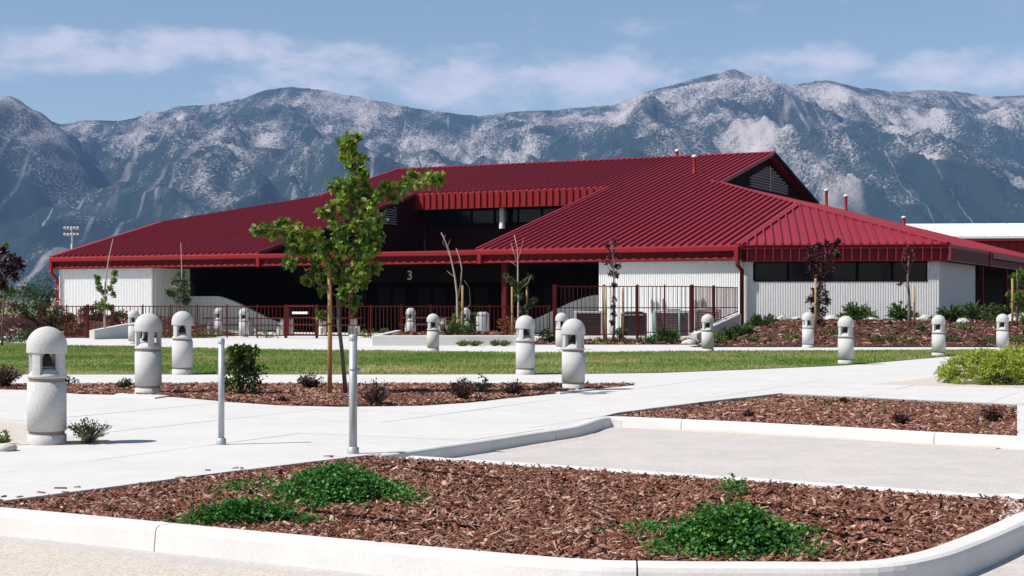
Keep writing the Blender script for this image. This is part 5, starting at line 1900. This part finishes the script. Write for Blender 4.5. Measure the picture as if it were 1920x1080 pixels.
# strip bed and planter
juniper('juniper', 'dark juniper in the strip bed before the grey condenser', (fx(1250, 52), 52, 0.01), .62, 1.1, JUNI, 60, group='green junipers on the bank', leaf=.12)
bush('low_shrub', 'low bright green mound beside the juniper before the grey condenser', (fx(1212, 51), 51, .01), .28, .85, COVER, 20, 26, .07)
bush('low_shrub', 'dark shrub at the planter corner beside a bollard', (fx(1030, 51.2), 51.2, .01), .55, .65, LEAFD, 24, 26, .08)
bush('low_shrub', 'small pale tuft between the stakes of the thin purple sapling', (fx(1125, 51), 51, .01), .2, .5, LEAFY, 10, 14, .07)
bush('low_shrub', 'dark green clump at the foot of the thin purple sapling', (fx(1160, 52.6), 52.6, .01), .55, .5, LEAFD, 18, 24, .08)
for px, w, lab in ((868, .55, 'grass tuft growing at the middle of the planter wall foot'), (890, .6, 'wide grass tuft at the planter wall foot beside another tuft'), (945, .6, 'grass tuft at the planter wall foot near its corner'), (928, .35, 'small grass tuft between two larger ones at the planter wall')):
    tuft('grass_tuft', lab, (fx(px, 48.6), 48.6, 0), .20, w, LEAFY, 60, .06, cat='grass tuft', group='grass tufts along the planter wall')
bush('russet_shrub', 'orange brown shrub in the planter behind the bollards', (fx(952, 55), 55, .26), .62, 1.0, mat('rust_leaf', (.3, .08, .02), .6, .2, island=[(.16, .035, .012), (.28, .08, .02), (.22, .06, .02), (.1, .05, .015)]), 26, 22, .08)
bush('low_shrub', 'green shrub spreading at the foot of the forking sapling', (fx(880, 53), 53, .26), .45, 1.0, LEAFD, 26, 26, .08)
bush('low_shrub', 'dark green shrub in the planter behind the lawn bollard', (fx(838, 52.4), 52.4, .26), .35, .8, LEAFD, 20, 22, .08)
for px, lab in ((690, 'weedy green plants behind the low fence by the porch column'), (727, 'weedy green plants behind the low fence below the number')):
    bush('low_shrub', lab, (fx(px, 61.2), 61.2, 0), .4, .9, LEAFY, 14, 16, .08)
for px, lab in ((395, 'yellow green weeds along the low fence before the picnic table'), (320, 'green weeds along the low fence under the dark sapling'), (500, 'sparse weeds along the low fence by the gate')):
    bush('low_shrub', lab, (fx(px, 60.6), 60.6, 0), .35, 1.0, LEAFY, 16, 14, .08)

# flowering bank by the meadow
def lb(px, Y_):
    return (fx(px, Y_), Y_, left_berm_z(fx(px, Y_), Y_))


bush('bank_bush', 'dark green round bush at the end of the low fence', lb(63, 61.5), .75, 1.3, LEAFD, 40, 30, .10, group='bushes on the flowering bank')
bush('bank_bush', 'spreading dark green bush low on the flowering bank', lb(48, 53), .45, 1.5, LEAFD, 34, 28, .09, group='bushes on the flowering bank')
bush('bank_bush', 'dark bush behind the fence below the white gable wall'.replace('gable wall', 'block wall'), lb(110, 62.5), .7, 1.2, LEAFD, 30, 26, .10, group='bushes on the flowering bank')
bush('bank_bush', 'russet grass clump behind the fence near the flowers', lb(135, 61.2), .5, 1.1, mat('dry_stalk', (.2, .12, .05), .7, .2, island=[(.12, .05, .02), (.2, .12, .05), (.08, .08, .02)]), 24, 24, .09, group='bushes on the flowering bank')
bush('bank_bush', 'dark bush behind the fence beside the bright sapling', lb(172, 63), .7, 1.0, LEAFD, 26, 26, .10, group='bushes on the flowering bank')
bush('bank_bush', 'dark bush between the bright sapling and the pale bollards', lb(228, 62.5), .55, 1.0, LEAFD, 22, 24, .10, group='bushes on the flowering bank')
bush('flower_clump', 'white flowering clump behind the fence below the block wall', lb(150, 62.2), .55, .5, FLOW, 10, 14, .08, cat='flowers', group='flower clumps on the bank')
bush('flower_clump', 'white flowering clump behind the fence near the pale bollard', lb(236, 62), .5, .5, FLOW, 10, 14, .08, cat='flowers', group='flower clumps on the bank')
bush('flower_clump', 'red and white flowers at the outer end of the bank', lb(28, 57), .45, .9, FLOW, 12, 12, .08, cat='flowers', group='flower clumps on the bank')
bush('flower_clump', 'pale tall flower stalks rising beside the building corner', lb(108, 66), 1.5, .5, FLOW, 12, 10, .10, cat='flowers', group='flower clumps on the bank')
bush('bank_bush', 'pale dry brush on the crest of the flowering bank', lb(12, 62), .8, 1.6, MATS['dry_stalk'], 34, 20, .10, group='bushes on the flowering bank')
for (pa, pb, lab) in (((15, 53.5), (72, 58), 'row of pale edging stones climbing the flowering bank'), ((80, 60.6), (118, 61), 'short pale stone edging behind the fence posts')):
    A, B = Vector(lb(*pa)), Vector(lb(*pb))
    eo = empty('stone_edging', (0, 0, 0), label=lab, cat='edging')
    for k_ in range(9):
        p = A.lerp(B, k_ / 8)
        z_ = left_berm_z(p.x, p.y)
        s_ = .11 * (1 + RNG.normal(0, .15))
        MB().bbox(p.x - s_ * 1.5, p.x + s_ * 1.5, p.y - s_, p.y + s_, z_ - .05, z_ + s_ * 1.4, .03).build('stone', ROCK, eo)

# ------------------------------------------------------------------ valley haze
HZ = bpy.data.materials.new('valley_haze')
HZ.use_nodes = True
n, l = HZ.node_tree.nodes, HZ.node_tree.links
n.clear()
ho = n.new('ShaderNodeOutputMaterial')
hv = n.new('ShaderNodeVolumePrincipled')
hv.inputs['Color'].default_value = (.30, .50, .98, 1)
hv.inputs['Density'].default_value = 5.0e-5
hv.inputs['Anisotropy'].default_value = 0.0
l.new(hv.outputs[0], ho.inputs['Volume'])
hz = MB().box(-6000, 6000, -500, 9400, -6, 1260).build('haze', HZ)
tag(hz, kind='stuff')
